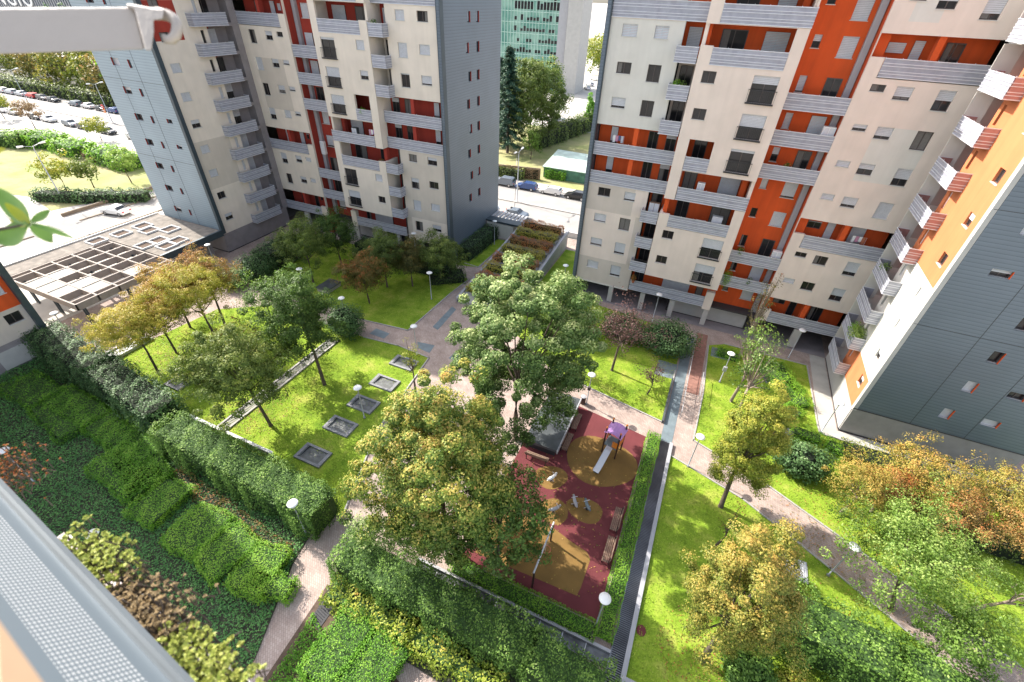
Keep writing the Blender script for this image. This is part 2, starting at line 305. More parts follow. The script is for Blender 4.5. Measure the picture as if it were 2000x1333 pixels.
def kerb(name, pts, m='kerb', w_=.12, h=.1):
    mb = MB()
    for a, b in zip(pts, pts[1:]):
        d_ = Vector((b[0] - a[0], b[1] - a[1])); L = d_.length
        if L < .05: continue
        d_ /= L; n = Vector((-d_.y, d_.x)) * w_ / 2; e = d_ * w_ / 2
        a2 = Vector(a[:2]) - e; b2 = Vector(b[:2]) + e
        mb.prism([tuple(a2 - n), tuple(b2 - n), tuple(b2 + n), tuple(a2 + n)], .0, h)
    return struct(name, mb, m)
LA = [(-22.0, 30.8), (-21.3, 25.2), (-20.7, 20.3), (-19.2, 16.0), (-17.9, 12.4), (-36, 12.6), (-48.7, 14.3), (-50.5, 17.5), (-49, 27.5), (-44, 31.0), (-30.3, 30.7), (-26, 31.1)]
LB = [(-47.7, 34.9), (-32.7, 33.3), (-26.7, 33.9), (-26.4, 43.3), (-26.0, 47.2), (-30.5, 48.6), (-56, 48.6), (-56, 40), (-50, 37)]
LC = [(-9.5, 34.6), (2.1, 32.3), (2.1, 40.2), (2.1, 47.5), (-12.8, 49.6), (-17.2, 52), (-17.2, 40)]
LD = [(3.3, 28.7), (9.1, 26.8), (14.9, 23.5), (24.7, 17.5), (26, 10), (24, -2), (3.3, -2)]
LE = [(4.9, 31.3), (5.1, 38), (4.9, 46.5), (6.6, 47.6), (15.0, 47.6), (15.3, 38.2), (15.4, 37.2), (29.9, 36.9), (34, 36.8), (34, 18), (24.8, 21.7), (16.1, 26.3), (10.8, 29.1)]
for i, (p, nm) in enumerate(((LA, 'lawn'), (LB, 'lawn'), (LC, 'lawn'), (LD, 'lawn'), (LE, 'lawn'))): sheet(nm, p, .03, M['lawn'])
sheet('lawn', [(-17.2, 51.9), (-13.0, 49.8), (-13.0, 62), (-17.2, 62)], .03, M['lawn'])
sheet('lawn', polyG('890,517 963,466 993,471 934,523'), .03, M['lawn'])
kerb('lawn_kerb', LA[:5]); kerb('lawn_kerb', LA[-2:] + [LA[0]]); kerb('lawn_kerb', LB[1:5]); kerb('lawn_kerb', LC[:3]); kerb('lawn_kerb', LD[:4]); kerb('lawn_kerb', [LE[i] for i in (2, 1, 0, 12, 11, 10)])
kerb('lawn_kerb', polyG('963,466 993,471 934,523 908,515')); kerb('path_kerb', LE[3:9])
kerb('path_kerb', polyG('1010,300 1000,330 990,350')[:1] + [(-17.2, 40)])
sheet('path', [(15.4, 38.6), (15.4, 49.9), (16.9, 49.9), (16.9, 38.3), (30, 38.3), (30, 37), (15.4, 37)], .012, M['concrete'])
sheet('arcade_paving', [(-12.8, 50.0), (17, 50.0), (17, 64), (-12.8, 64)], .012, M['plinth2'])
sheet('arcade_paving', [(-59.8, 50.0), (-30, 50.0), (-30, 64), (-59.8, 64)], .012, M['plinth2'])
sheet('playground_surface', [(-8.6, 13.4), (1.0, 13.4), (1.0, 29.9), (-5.2, 30.9), (-8.6, 31.2)], .02, M['red_rubber'])
def blob(cx, cy, rx, ry, n=28, wob=.08, sd=1):
    r = random.Random(sd); a, b = r.random() * 6, r.random() * 6
    return [(cx + rx * math.cos(t) * (1 + wob * math.sin(2 * t + a) + wob * .6 * math.sin(3 * t + b)), cy + ry * math.sin(t) * (1 + wob * math.sin(2 * t + a) + wob * .6 * math.sin(3 * t + b))) for t in [2 * math.pi * k / n for k in range(n)]]
sheet('playground_patch', blob(-2.0, 25.6, 2.75, 2.75, sd=4), .028, M['ochre']); sheet('playground_patch', blob(-5.2, 22.3, 1.3, 1.1, sd=2), .028, M['ochre'])
sheet('playground_patch', blob(-4.0, 19.5, 1.05, 1.15, sd=3, wob=.04), .028, M['ochre']); sheet('playground_patch', blob(-1.9, 20.6, 1.5, .95, sd=6), .028, M['ochre'])
sheet('playground_patch', [(-7.9, 14.2), (-.6, 14.4), (-.5, 15.0), (-.45, 17.1), (-.8, 17.5), (-2, 17.75), (-3.5, 18.2), (-6, 18.2), (-7.6, 17.4)], .028, M['ochre'])
for s in ('845,639 855,645 891,605 883,599', '722,652 735,642 761,652 750,662', '815,668 849,675 839,690 816,680', '876,700 888,690 907,697 904,712', '626,640 650,632 668,640 640,650'):
    sheet('slate_slab', polyG(s), .016, M['slate_b'])
sheet('slate_path', [(2.2, 30.0), (3.2, 30.0), (3.3, 47.0), (2.3, 47.0)], .016, M['slate_b']); sheet('slate_path', [(.2, 38.8), (2.2, 38.8), (2.2, 41.4), (.2, 41.4)], .036, M['slate_b'])
sheet('slate_path', [(5.3, 44.6), (7.2, 44.6), (7.2, 46.4), (5.3, 46.4)], .036, M['slate_b'])
# streets beyond the blocks
sheet('road', [(-420, 68.8), (400, 68.8), (400, 85.2), (-420, 85.2)], .0, M['asphalt'])
kerb('street_kerb', [(-70, 68.6), (60, 68.6)], w_=.25, h=.12); kerb('street_kerb', [(-400, 85.3), (60, 85.3)], w_=.25, h=.12); kerb('street_median', [(-300, 76.4), (60, 76.4)], w_=.6, h=.14)
mb = MB()
for x_ in range(-300, 60, 6): mb.prism([(x_, 72.2), (x_ + 2.2, 72.2), (x_ + 2.2, 72.35), (x_, 72.35)], .0, .006); mb.prism([(x_, 80.7), (x_ + 2.2, 80.7), (x_ + 2.2, 80.85), (x_, 80.85)], .0, .006)
M['paint'] = mat('road_paint', (.7, .7, .68), .8, .1, 3); struct('road_marking', mb, M['paint'])
sheet('side_road', polyG('-60,500 210,430 330,395 330,350 240,395 60,450 -60,480') , .004, M['asphalt_d'])
M['kerb_b'] = mat('brown_kerb', (.20, .16, .12), .9, .15, 1)
kerb('street_kerb', polyG('124,423 297,370'), 'kerb_b', .35, .5); kerb('street_kerb', polyG('158,431 200,418'), 'kerb_b', .3, .12); kerb('street_kerb', polyG('232,408 303,385'), 'kerb_b', .3, .12); kerb('street_kerb', polyG('0,483 64,463'), 'kerb_b', .3, .12); kerb('street_kerb', polyG('16,517 175,460 317,410'), 'kerb_b', .3, .12)
sheet('park_lawn', polyG('-60,290 30,285 130,278 200,300 300,335 300,372 240,385 130,405 100,412 60,385 -60,370'), .012, M['lawn_dry'])
sheet('verge', [(-420, 88), (-50, 88), (-50, 140), (-420, 140)], .004, M['earth'])
sheet('far_lawn', [(-50, 88.5), (-10, 88.5), (-10, 135), (-75, 135), (-50, 110)], .012, M['lawn_dry'])
sheet('car_park', [(-60, 135), (20, 135), (20, 190), (-60, 190)], .008, M['pave_l'])
# ------------------------------------------------------------------ apartment blocks
def FZ(n): return 2.65 + 2.975 * (n - 1)      # slab underside of floor n
def HD(n): return 5.2 + 2.975 * (n - 1)       # window head of floor n
TOP = 33.2
def block(sign, name, label, cols, seed):
    """L-shaped block; C coordinates for sign=+1, mirrored for sign=-1"""
    X = (lambda x: x) if sign > 0 else (lambda x: -42.85 - x)
    o = empty(name, (X(4), 58, 0), label, 'apartment building')
    cr, be, og = cols['cream'], cols['beige'], cols['orange']
    rnd.seed(seed)
    fr = lambda s, v, z: (X(s), 50.3 - v, z)            # main front, s = x, v outward from y=50.3
    fw = lambda s, v, z: (X(17.0 - v), s, z)            # wing front, s = y
    fe = lambda s, v, z: (X(s), 38.4 - v, z)            # wing end wall, s = x
    fb = lambda s, v, z: (X(-12.65 - v), s, z)          # far end wall of the main part, s = y
    EW = 29.2 if sign > 0 else 28.4
    sh = lambda: rnd.choice((0, 0, .25, .4, .6, 1, 1, .85, .1))
    # --- main front left part
    ca, cb = (-11.05, -9.68), (-8.1, -6.9); holes = []
    tall = {8, 7, 3, 2, 1}
    fl = [1, 2, 3, 4, 7, 8, 9, 11]
    for n in fl:
        holes.append((*ca, HD(n) - .95, HD(n))); holes.append((*cb, HD(n) - (1.42 if n in tall else .95), HD(n)))
    lo = [(-12.2, -5.6, FZ(5), FZ(7) - .02), (-12.2, -5.6, FZ(10) + .05, FZ(11))]
    colors = [(-12.2, -7.0 if sign > 0 else -5.6, 11.5, FZ(5), 1), (-12.2, -6.0, 5.65, 11.5, 0 if sign > 0 else 1), (-12.2, -5.6, 2.3, 5.65, 1 if sign > 0 else 0), (-6.4, -5.6, 2.3, 11.5, 1), (-12.2, -5.6, 20.4, 29.4, 2)]
    mb = MB(); wall(mb, fr, -12.2, -5.6, 2.42, TOP, 0, .35, holes + lo, colors)
    fbox(mb, fr, -12.2, -5.6, -.1, .06, 2.28, 2.42, 2)
    # --- projecting upper and lower bodies
    uh = [(-3.85, 3.12, 27.87, 29.4), (-2.8, 3.12, 26.55, 27.87), (-2.8, 3.9, 30.85, 32.3), (-2.8, 4.05, 29.45, 30.85), (-3.85, 4.05, 32.3, 32.31), (-2.8, -.55, 17.5, 20.4)]
    for n in (8, 7, 11): uh += [(-3.13, -1.98, HD(n) - .95, HD(n))]
    for n in (8, 7, 6): uh += [(1.07, 3.1, HD(n) - 2.08, HD(n))]
    wall(mb, fr, -3.85, 4.05, 17.45, TOP, 1.1, .3, uh); wall(mb, fr, -3.85, -2.8, 14.5, 17.45, 1.1, 1.4)
    lh = [(-2.9, 3.1, 11.55, 14.5), (-4, -2.9, 12.9, 14.5)]
    for n in (3, 2): lh += [(-3.13, -1.98, HD(n) - .92, HD(n)), (1.1, 3.1, HD(n) - 2.15, HD(n))]
    wall(mb, fr, -3.95, 4.05, 5.5, 14.5, 1.1, .3, lh)
    for (a, b, z0, z1) in ((-3.85, -3.55, 17.45, TOP), (3.75, 4.05, 14.5, TOP), (-3.95, -3.65, 5.5, 12.9), (3.75, 4.05, 5.5, 14.5)): fbox(mb, fr, a, b, -1.6, .8, z0, z1)
    fbox(mb, fr, 3.15, 4.05, -.2, .35, 2.42, 4.7); fbox(mb, fr, 3.6, 4.05, .35, .8, 4.55, 5.5) if False else None
    for n in range(1, 13): fbox(mb, fr, -12.2, 4.0, -1.7, -.36, FZ(n) - .02, FZ(n) + .22, 3); fbox(mb, fr, 9.1, 16.95, -1.7, -.36, FZ(n) - .02, FZ(n) + .22, 3)
    for n in (6, 5, 4, 9, 10): fbox(mb, fr, -3.5, 3.7, -.35, .78, FZ(n) - .02, FZ(n) + .2, 3)
    fbox(mb, fr, -3.6, 3.7, -.35, .8, 5.48, 5.7, 3); fbox(mb, fr, -3.5, 3.7, -.35, .8, FZ(6) + .0, FZ(6) + .2, 3)
    # --- right part
    rh = []; c3 = [(9.93, 10.95, .52), (11.7, 12.87, .95), (14.55, 15.67, 1.46)]
    for n in (2, 3, 5, 6, 7, 8, 10, 11):
        for a, b, h in c3: rh.append((a, b, HD(n) - h, HD(n)))
    for n in (9, 4): rh += [(9.05, 17.0, FZ(n) + 1.4, FZ(n + 1) - .02), (10.0, 17.0, FZ(n), FZ(n) + 1.4)]
    rh += [(9.05, 17.0, FZ(1) + 1.4, 5.62), (10.1, 17.0, 2.6, FZ(1) + 1.4)]
    rc = [(11.7, 15.67, 18.58, 22.2, 2), (12.87, 15.67, 22.2, 23.05, 2), (10.4, 12.3, 30.2, 31.9, 2)] if sign > 0 else [(10.95, 15.67, 17.05, 23.05, 1)]
    wall(mb, fr, 9.0, 17.0, 2.6, TOP, 0, .35, rh, rc)
    mb.build('wall', [cr, be, 'white' if sign > 0 else cr, 'slab'], o)
    # dark fins at the outer corners
    mb = MB(); fbox(mb, fr, -12.66, -12.2, -.5, .28, .0, TOP + .1); mb.build('corner_fin', 'dark', o)
    if sign < 0: mb = MB(); fbox(mb, fe, 17 - .32, 17 + .12, -.4, .12, 2.9, TOP); mb.build('corner_fin', 'dark', o)
    # --- coloured recess walls
    mb = MB(); wall(mb, fr, -12.2, -3.9, FZ(5), FZ(7), -1.6, .2); wall(mb, fr, -12.2, 4.0, FZ(9) if 0 else FZ(9), FZ(11) + .0, -1.6, .2); wall(mb, fr, -5.6, 4.0, FZ(1), FZ(6) + 2.9, -1.65, .2)
    wall(mb, fr, -5.6, -3.8, FZ(7), FZ(9), -1.65, .2, (), (), 1)
    wh = []
    for n in range(1, 12):
        wh += [(4.75, 5.35, HD(n) - (.95 if n not in (8, 7, 6, 3, 2) else 1.3), HD(n))]
        if n not in (8, 7, 6, 3, 2): wh += [(6.85, 8.05, HD(n) - (1.5 if n != 10 else 1.9), HD(n))]
    wall(mb, fr, 4.05, 9.0, 2.42, TOP, -1.8, .2, wh)
    wall(mb, fr, 9.0, 17.0, 2.42, 5.7, -1.6, .2); wall(mb, fr, 9.0, 17.0, FZ(4), FZ(5), -1.6, .2); wall(mb, fr, 9.0, 17.0, FZ(9), FZ(10), -1.6, .2)
    for z0, z1 in ((FZ(5), FZ(6)), (FZ(6), FZ(7))): fbox(mb, fr, -8.3, -7.85, -.5, -.05, z0 + .2, z1)
    fbox(mb, fr, -3.75, -3.3, -.4, .3, FZ(9) + .2, FZ(10)); fbox(mb, fr, -3.75, -3.3, -.4, .3, FZ(4) + .2, FZ(5))
    for n in (9, 4, 1):
        fbox(mb, fr, 9.1, 9.9, -1.6, -.6, FZ(n) + .2, FZ(n + 1)); fbox(mb, fr, 12.9, 13.35, -.8, -.1, FZ(n) + .2, FZ(n + 1))
    for n in (5, 10): fbox(mb, fr, 3.0, 3.5, -.9, -.4, FZ(n) + .2, FZ(n + 1))
    fbox(mb, fr, 8.98, 9.06, -1.8, -.34, 2.4, TOP)
    if sign < 0: fbox(mb, fr, 8.7, 9.9, -2.4, -.2, 0, 2.9)
    mb.build('recess_wall', [og, cr], o)
    mb = MB(); fbox(mb, fr, 8.42, 8.92, -1.8, -1.35, 2.4, TOP); mb.build('service_duct', 'pipe', o)
    # --- ground floor
    mb = MB(); fbox(mb, fr, -.6, 8.4, -1.9, -1.5, .12, 2.42); mb.build('ground_floor_wall', 'lightstone', o)
    mb = MB(); fbox(mb, fr, -12.2, -.6, -7, -6.8, 0, 2.6); fbox(mb, fr, 8.4, 17, -7, -6.8, 0, 2.6); fbox(mb, fr, -.6, 8.4, -1.92, -1.48, 0, .12); fbox(mb, fr, -12.2, 17, -15, -.4, 2.44, 2.6); fbox(mb, fr, 8.3, 8.5, -6.8, -1.5, 0, 2.6); fbox(mb, fr, -.7, -.5, -6.8, -1.5, 0, 2.6)
    fbox(mb, fr, 9.2, 16.9, -14.5, -2.3, 2.6, TOP - .2); fbox(mb, fr, -12.1, 4, -14.5, -2.3, 2.6, TOP - .2); fbox(mb, fr, 4, 9.2, -14.5, -2.3, 2.6, TOP - .2)  # solid fill behind the facades, added to block light
    mb.build('core', 'interior', o)
    for cx_ in (-7.6, -3.7, -.15, 3.75, 13.45):
        mb = MB(); w_ = .28 if cx_ < 10 else .4; fbox(mb, fr, cx_ - w_, cx_ + w_, -.35, .0, .1, 2.44); mb.build('column', 'lightstone', o)
    # --- windows
    for n in fl:
        if n == 1 and sign < 0: pass
        window(fr, *ca, HD(n) - .95, HD(n), 0, o, rnd.choice((0, .9, 1, 1, .8)) if sign > 0 else sh()); window(fr, *cb, HD(n) - (1.42 if n in tall else .95), HD(n), 0, o, rnd.choice((0, 0, 1, .85)) if sign > 0 else sh())
    for n in (8, 7, 3, 2): window(fr, -3.13, -1.98, HD(n) - .93, HD(n), 1.1, o, sh() if sign < 0 else 0)
    for n in (8, 7, 6): window(fr, 1.07, 3.1, HD(n) - 2.08, HD(n), 1.1, o, rnd.choice((.12, .3, .5)), 'french_window', rail=True)
    for n in (3, 2): window(fr, 1.1, 3.1, HD(n) - 2.15, HD(n), 1.1, o, rnd.choice((0, .5, .45)), 'french_window', rail=True)
    for n in (2, 3, 5, 6, 7, 8, 10):
        for a, b, h in c3: window(fr, a, b, HD(n) - h, HD(n), 0, o, rnd.choice((0, .5, .6, .75, 1, 1)))
    for n in range(1, 12):
        a = 4.75, 5.35, HD(n) - (.95 if n not in (8, 7, 6, 3, 2) else 1.3), HD(n); window(fr, *a, -1.8, o, rnd.choice((0, .5, 1, .9)))
        if n in (8, 7, 6, 3, 2): window(fr, 6.85, 8.05, FZ(n) + .25, HD(n), -1.56, o, rnd.choice((0, 0, 1)), 'balcony_glazing', sill=False)
        else: window(fr, 6.85, 8.05, HD(n) - (1.5 if n != 10 else 1.9), HD(n), -1.8, o, rnd.choice((.55, 1, 1, .9)))
    D = lambda a, b, n, v, s, p=.25: window(fr, a, b, FZ(n) + p, HD(n), v, o, s, 'balcony_glazing', sill=False)
    V = -1.35
    for n in (5, 6): D(-10.9, -10.2, n, V, .6); D(-7.0, -6.0, n, V, 0); D(-5.2, -4.2, n, V, .2)
    for n in (9,): D(-2.5, -.4, n, V, 0); D(1.0, 2.9, n, V, .97)
    for n in (10,): D(-10.5, -9.6, n, V, .97); D(-2.0, -.2, n, V, 0); D(1.2, 2.6, n, V, .97); D(-7, -6, n, V, .97)
    for n in (5, 4): D(-2.6, -1.3, n, V - .04, 0); D(1.0, 2.9, n, V - .04, .97 if n == 5 else 0)
    D(-2.4, -1.2, 6, V - .04, 0)
    for n in (9, 8, 7, 4, 3, 2, 1): D(-5.35, -4.2, n, V - .04, 0 if n != 9 else 0.9)
    for n in (9, 4, 1):
        window(fr, 10.1, 11.3, HD(n) - .9, HD(n) - .2, V, o, 1 if n == 9 else .1, 'balcony_glazing', sill=False); D(11.8, 12.5, n, V, 1 if n != 1 else 0, .25); D(13.9, 15.1, n, V, 0 if n != 4 else 1)  # first one is a small loggia window, the others are doors
    D(-1.9, 1.2, 1, V - .04, 1); D(2.0, 2.8, 1, V - .04, 0)
    # --- balconies of the main front
    for n in (5, 6): balcony(fr, -12.2, -3.9, FZ(n) - .05, .0 + .06, -1.5, o)
    balcony(fr, -12.2, -2.85, FZ(10), .06, -1.5, o, 1.45)
    for n in (9, 8, 7, 4, 3, 2): balcony(fr, -5.84, -3.92 if n > 4 else -4.0, FZ(n) - .02, 1.12, -1.4, o, 1.3, endl=True)
    balcony(fr, -2.8, 3.12, FZ(9), 1.12, -1.4, o, 1.35); balcony(fr, -2.8, 4.1, FZ(10) + .02, 1.14, -1.4, o, 1.38)
    balcony(fr, -2.78, -.5, FZ(6), 1.12, -1.4, o, 1.32); balcony(fr, -2.75, 4.05, FZ(5) - .02, 1.12, -1.4, o, 1.35); balcony(fr, -2.9, 3.12, FZ(4) + .02, 1.12, -1.4, o, 1.3)
    balcony(fr, -5.5, 3.15, FZ(1) + .02, .3, -1.5, o, 1.36)
    for n in (8, 7, 6, 3, 2): balcony(fr, 4.15, 9.02, FZ(n) + .03, -.1, -1.8, o, 1.36)
    for n in (9, 4, 1): balcony(fr, 10.02, 17.0, FZ(n) + (.05 if n > 1 else -.02), .04, -1.5, o, 1.36)
    # --- wing front
    wholes = []; wn = [1, 2, 3, 4, 5, 6, 7, 8, 9, 10]
    for n in wn: wholes += [(39.68, 40.6 if sign > 0 else 40.85, HD(n) - .92, HD(n)), (45.7, 49.3, FZ(n) + .22, FZ(n + 1) - .15), (44.75, 45.2, HD(n) - 1.3, HD(n))]
    if sign > 0: wc = [(38.4, 50.3, 14.85, TOP, 0), (38.4, 50.3, 5.7, 14.85, 1), (38.4, 45.6, 2.7, 5.7, 0), (45.7, 50.3, 2.7, TOP, 2), (38.4, 38.85, 2.7, TOP, 3)]
    else: wc = [(38.4, 44.0, 2.7, 8.74, 0), (38.4, 44.0, 8.74, 14.63, 1), (38.4, 44.0, 14.63, TOP, 0), (44.0, 45.7, 2.7, TOP, 0), (45.7, 50.3, 2.7, TOP, 3), (38.4, 42.5, 25.2, 28.9, 2)]
    mb = MB(); wall(mb, fw, 38.4, 50.3, 2.7, TOP, 0, .3, wholes, wc)
    mb.build('wing_wall', ['apricot', 'white', 'lightstone', 'lightstone'] if sign > 0 else [cr, be, 'red', 'plinth2'], o)
    mb = MB(); fbox(mb, fw, 38.6, 49.9, -.25, .0, .12, 2.68); mb.build('wing_plinth', 'lightstone' if sign > 0 else 'plinth2', o)
    mb = MB(); fbox(mb, fw, 38.6, 49.9, -.25, .02, 0, .12); fbox(mb, fe, 17.0, EW, -.25, .02, .0, .14); mb.build('wing_base', 'base', o)
    mb = MB(); wall(mb, fw, 45.6, 47.0 if sign < 0 else 49.4, 2.7, TOP, -1.4, .2)
    if sign < 0: wall(mb, fw, 47.0, 49.4, 2.7, TOP, -1.4, .2, (), (), 1)
    for n in wn: fbox(mb, fw, 45.6, 49.4, -1.4, -.3, FZ(n) - .12, FZ(n) + .2, 1)
    fbox(mb, fw, 45.55, 45.69, -1.4, -.3, 2.7, TOP, 0); fbox(mb, fw, 49.32, 49.5, -1.4, -.3, 2.7, TOP, 1)
    mb.build('wing_recess', ['orange' if sign > 0 else 'red', 'lightstone' if sign > 0 else 'plinth2'], o)
    for n in wn:
        window(fw, 39.68, 40.6 if sign > 0 else 40.85, HD(n) - .92, HD(n), 0, o, rnd.choice((0, .5, 1, .8)))
        window(fw, 44.75, 45.2, HD(n) - 1.3, HD(n), 0, o, rnd.choice((0, 1)), 'balcony_glazing', sill=False)  # narrow window beside the balcony, not a door
        window(fw, 46.2, 47.7, FZ(n) + .25, HD(n), -1.15, o, rnd.choice((0, 1, .4)), 'balcony_glazing', sill=False)
        balcony(fw, 43.5, 48.1, FZ(n) - .02, .95, .0 if 1 else -1.2, o, 1.34, endl=True, endr=True, pink=(sign > 0 and n > 4))
        if sign > 0:
            g_ = MB(); fbox(g_, fw, 48.12, 48.17, -.3, .9, FZ(n) + .3, FZ(n + 1) - .15); g_.build('balcony_screen', 'white', o)
    # --- wing end wall
    if sign > 0: ew = [(22.47, 23.2, 1.03), (25.1, 26.2, .68), (19.1, 20.3, .55)]
    else: ew = [(18.5, 19.45, .5), (21.85, 22.35, .85), (23.95, 25.3, .8)]
    eh = []
    for n in range(1, 11):
        for k, (a, b, h) in enumerate(ew):
            if sign > 0 and n < 5 and k == 2: continue
            if sign < 0 and ((k == 0 and n in (1, 2, 6, 7)) or (k == 2 and n in (5,))): pass
            if sign < 0 and k == 0 and n not in (4, 5): continue
            eh.append((a, b, HD(n) + .15 - h, HD(n) + .15))
    mb = MB(); wall(mb, fe, 17.32, EW, 2.9, TOP, 0, .35, eh); mb.build('cladding', 'clad_d' if sign > 0 else 'clad_l', o)
    mb = MB()
    for a in (21.2, 25.0): fbox(mb, fe, a - .015, a + .015, 0, .012, 2.9, TOP)
    for z_ in (12.07, 21.0): fbox(mb, fe, 17.1, EW, 0, .01, z_ - .015, z_ + .015)
    fbox(mb, fe, 17.0, EW, -.02, .03, 2.86, 2.95); mb.build('cladding_joint', 'tar', o)
    mb = MB(); fbox(mb, fe, 17.05, EW, -.3, -.02, .14, 2.88); mb.build('end_plinth', 'plinth' if sign > 0 else 'plinth2', o)
    for a, b, z0, z1 in eh:
        if z1 > 31: continue
        k = MB(); t_ = .02; fbox(k, fe, b - .03, b, -.13, .008, z0, z1)
        q = window(fe, a, b, z0, z1, -.12, o, rnd.choice((0, 0, .5, 1)), sill=True); k.build('red_reveal', 'red' if sign < 0 else 'orange', q)
    # --- end wall of the main part, roof and back
    bh = []
    if sign < 0:
        for n in range(2, 11): bh += [(56.1 if n % 2 else 55.6, 56.8 if n % 2 else 56.3, HD(n) - 1.05, HD(n)), (58.3, 59.0, HD(n) - 1.1, HD(n))]
    mb = MB(); wall(mb, fb, 50.0, 65.2, 1.8 if sign < 0 else 0, TOP, 0, .35, bh); fbox(mb, fb, 50.0, 65.2, -.34, -.05, 0, 1.8, 0); mb.build('end_cladding', 'clad', o)
    for a, b, z0, z1 in bh:
        if z1 > 31: continue
        k = MB(); fbox(k, fb, b - .04, b, -.13, .012, z0, z1)
        q = window(fb, a, b, z0, z1, -.12, o, rnd.choice((0, 0, .9)), sill=False); k.build('red_reveal', 'red', q)
    mb = MB(); fbox(mb, fr, -12.3, EW, -15, -14.6, 0, TOP); 
    a = X(EW); b = X(EW - .3); mb.box(a, b, 38.5, 65, 0, TOP); mb.build('rear_wall', 'beige', o)
    mb = MB(); fbox(mb, fr, -12.3, EW, -15, -.1, TOP, TOP + .4); a = X(17.0); b = X(EW); mb.box(a, b, 38.3, 50.2, TOP, TOP + .4); fbox(mb, fr, -3.85, 4.05, -.1, 1.15, TOP, TOP + .4); mb.build('roof', 'concrete', o)
    return o
BC = block(1, 'apartment_block', 'tall cream apartment block with bright orange recesses and teal grey end wall', dict(cream='cream', beige='beige', orange='orange'), 11)
BB = block(-1, 'apartment_block', 'tall cream apartment block with dark red recesses behind the pergola, at the upper left', dict(cream='cream_w', beige='beige_w', orange='red'), 23)
# --- third block, lower left, seen end-on behind a dark steel fin
o = empty('apartment_block', (-62, 6, 0), 'cream and orange block with a dark corner fin at the left edge beside the pergola', 'apartment building')
f3 = lambda s, v, z: (-57.0 + v, 15.3 - s, z)
mb = MB(); hs = []; TD = 34.6
for n in range(1, 11):
    hs += [(.7, 1.95, HD(n) - 1.05, HD(n)), (6.0, 7.2, HD(n) - 1.4, HD(n)), (11, 12.2, HD(n) - 1.4, HD(n))]
wall(mb, f3, .3, 22, 2.7, TD, 0, .3, hs, [(.3, 22, 5.65, 8.7, 1), (.3, 22, 14.6, 23.5, 1)]); mb.build('wall', ['beige', 'orange'], o)
for i, h in enumerate(hs): window(f3, *h, 0, o, (0, 1, .5, 1)[i % 4 if i else 0] if i != 3 else 1)
mb = MB(); fbox(mb, f3, -.2, .3, -.6, .5, 0, TD + .1); mb.build('corner_fin', 'dark', o)
mb = MB(); fbox(mb, f3, .3, 22, -.3, -.05, 0, 2.68); mb.build('ground_floor_wall', 'plinth2', o)
for a in (1.6, 6.2, 10.5): mb = MB(); fbox(mb, f3, a, a + 2.6, -.04, .0, .25, 2.1); mb.build('garage_panel', 'lightstone', o)
mb = MB(); mb.box(-71, -57.3, -7, 15.25, 0, TD); mb.build('core', 'beige', o); mb = MB(); mb.box(-71.1, -56.9, -7.1, 15.4, TD, TD + .3); mb.build('roof', 'concrete', o)

# ------------------------------------------------------------------ pergola and slab roof of the entrance plaza
M['paleconc'] = mat('brown_sided_concrete', (.30, .26, .23), .8, .1, 2)
M['roofpane'] = mat('roof_slab', (.22, .225, .21), .7, .3, .6)
o = empty('pergola', (-63, 24, 0), 'white grid pergola roof with open and paved squares, raised over the entrance plaza', 'pergola')
PZ = 3.5; x0, x1, y0, y1 = -69.2, -57.0, 18.6, 29.4; nx, ny = 5, 5
XS = [x0 + .9 + (x1 - x0 - 1.8) * i / nx for i in range(nx + 1)]; YS = [y0 + (y1 - y0) * j / ny for j in range(ny + 1)]
mb = MB()
for x_ in [x0] + XS + [x1]: mb.box(x_ - .09, x_ + .09, y0 - .09, y1 + .09, PZ - .75, PZ)
for y_ in YS: mb.box(x0 - .09, x1 + .09, y_ - .085, y_ + .085, PZ - .72, PZ - .004)
mb.build('roof_grid', 'paleconc', o)
for (i, j) in ((3, 0), (4, 1), (3, 1), (4, 3), (1, 1), (1, 0), (2, 0)): mb = MB(); mb.box(XS[i] + .09, XS[i + 1] - .09, YS[j] + .09, YS[j + 1] - .09, PZ - .2, PZ - .06); mb.build('roof_panel', 'roofpane', o)
for x_ in (x0 + 1, x0 + 5.5, x1 - .9):
    for y_ in (y0 + .8, (y0 + y1) / 2, y1 - .6):
        mb = MB(); mb.box(x_ - .3, x_ - .15, y_ - .08, y_ + .08, 0, PZ - .5); mb.box(x_ + .15, x_ + .3, y_ - .08, y_ + .08, 0, PZ - .5); mb.build('twin_post', 'dark', o)
o = empty('canopy_roof', (-66, 34, 0), 'flat gravel roof with white framed skylight wells beside the pale blue end wall', 'canopy')
mb = MB(); mb.box(-72.3, -59.75, 29.7, 38.2, PZ - .35, PZ - .05); mb.box(-72.3, -69.5, 18, 29.7, PZ - .35, PZ - .05)
M['gravel'] = mat('gravel_roof', (.20, .175, .15), .95, .3, 1.2, .3, 40); mb.build('roof_slab', 'gravel', o)
mb = MB(); mb.box(-59.75, -59.45, 29.6, 38.3, PZ - .8, PZ + .05); mb.build('fascia', 'dark', o); mb = MB(); mb.box(-72.5, -72.3, 17.9, 38.3, PZ - .4, PZ + .12); mb.build('coping', 'kerb_w', o)
for qx, qy in ((279, 442.5), (291, 451), (332, 449), (237, 457.5), (189, 471.6), (309, 471), (347, 471), (284, 480), (326, 481)):
    cx_, cy_ = G(qx, qy, 3.5)[:2]; mb = MB(); mb.box(cx_ - .83, cx_ + .83, cy_ - .83, cy_ + .83, PZ - .05, PZ - .03); mb.build('skylight_pane', 'soil', o); mb = MB()
    for a, b, c, d_ in ((-.95, .95, -.95, -.83), (-.95, .95, .83, .95), (-.95, -.83, -.83, .83), (.83, .95, -.83, .83)): mb.box(cx_ + a, cx_ + b, cy_ + c, cy_ + d_, PZ - .05, PZ + .16)
    mb.build('skylight_frame', 'kerb_w', o)
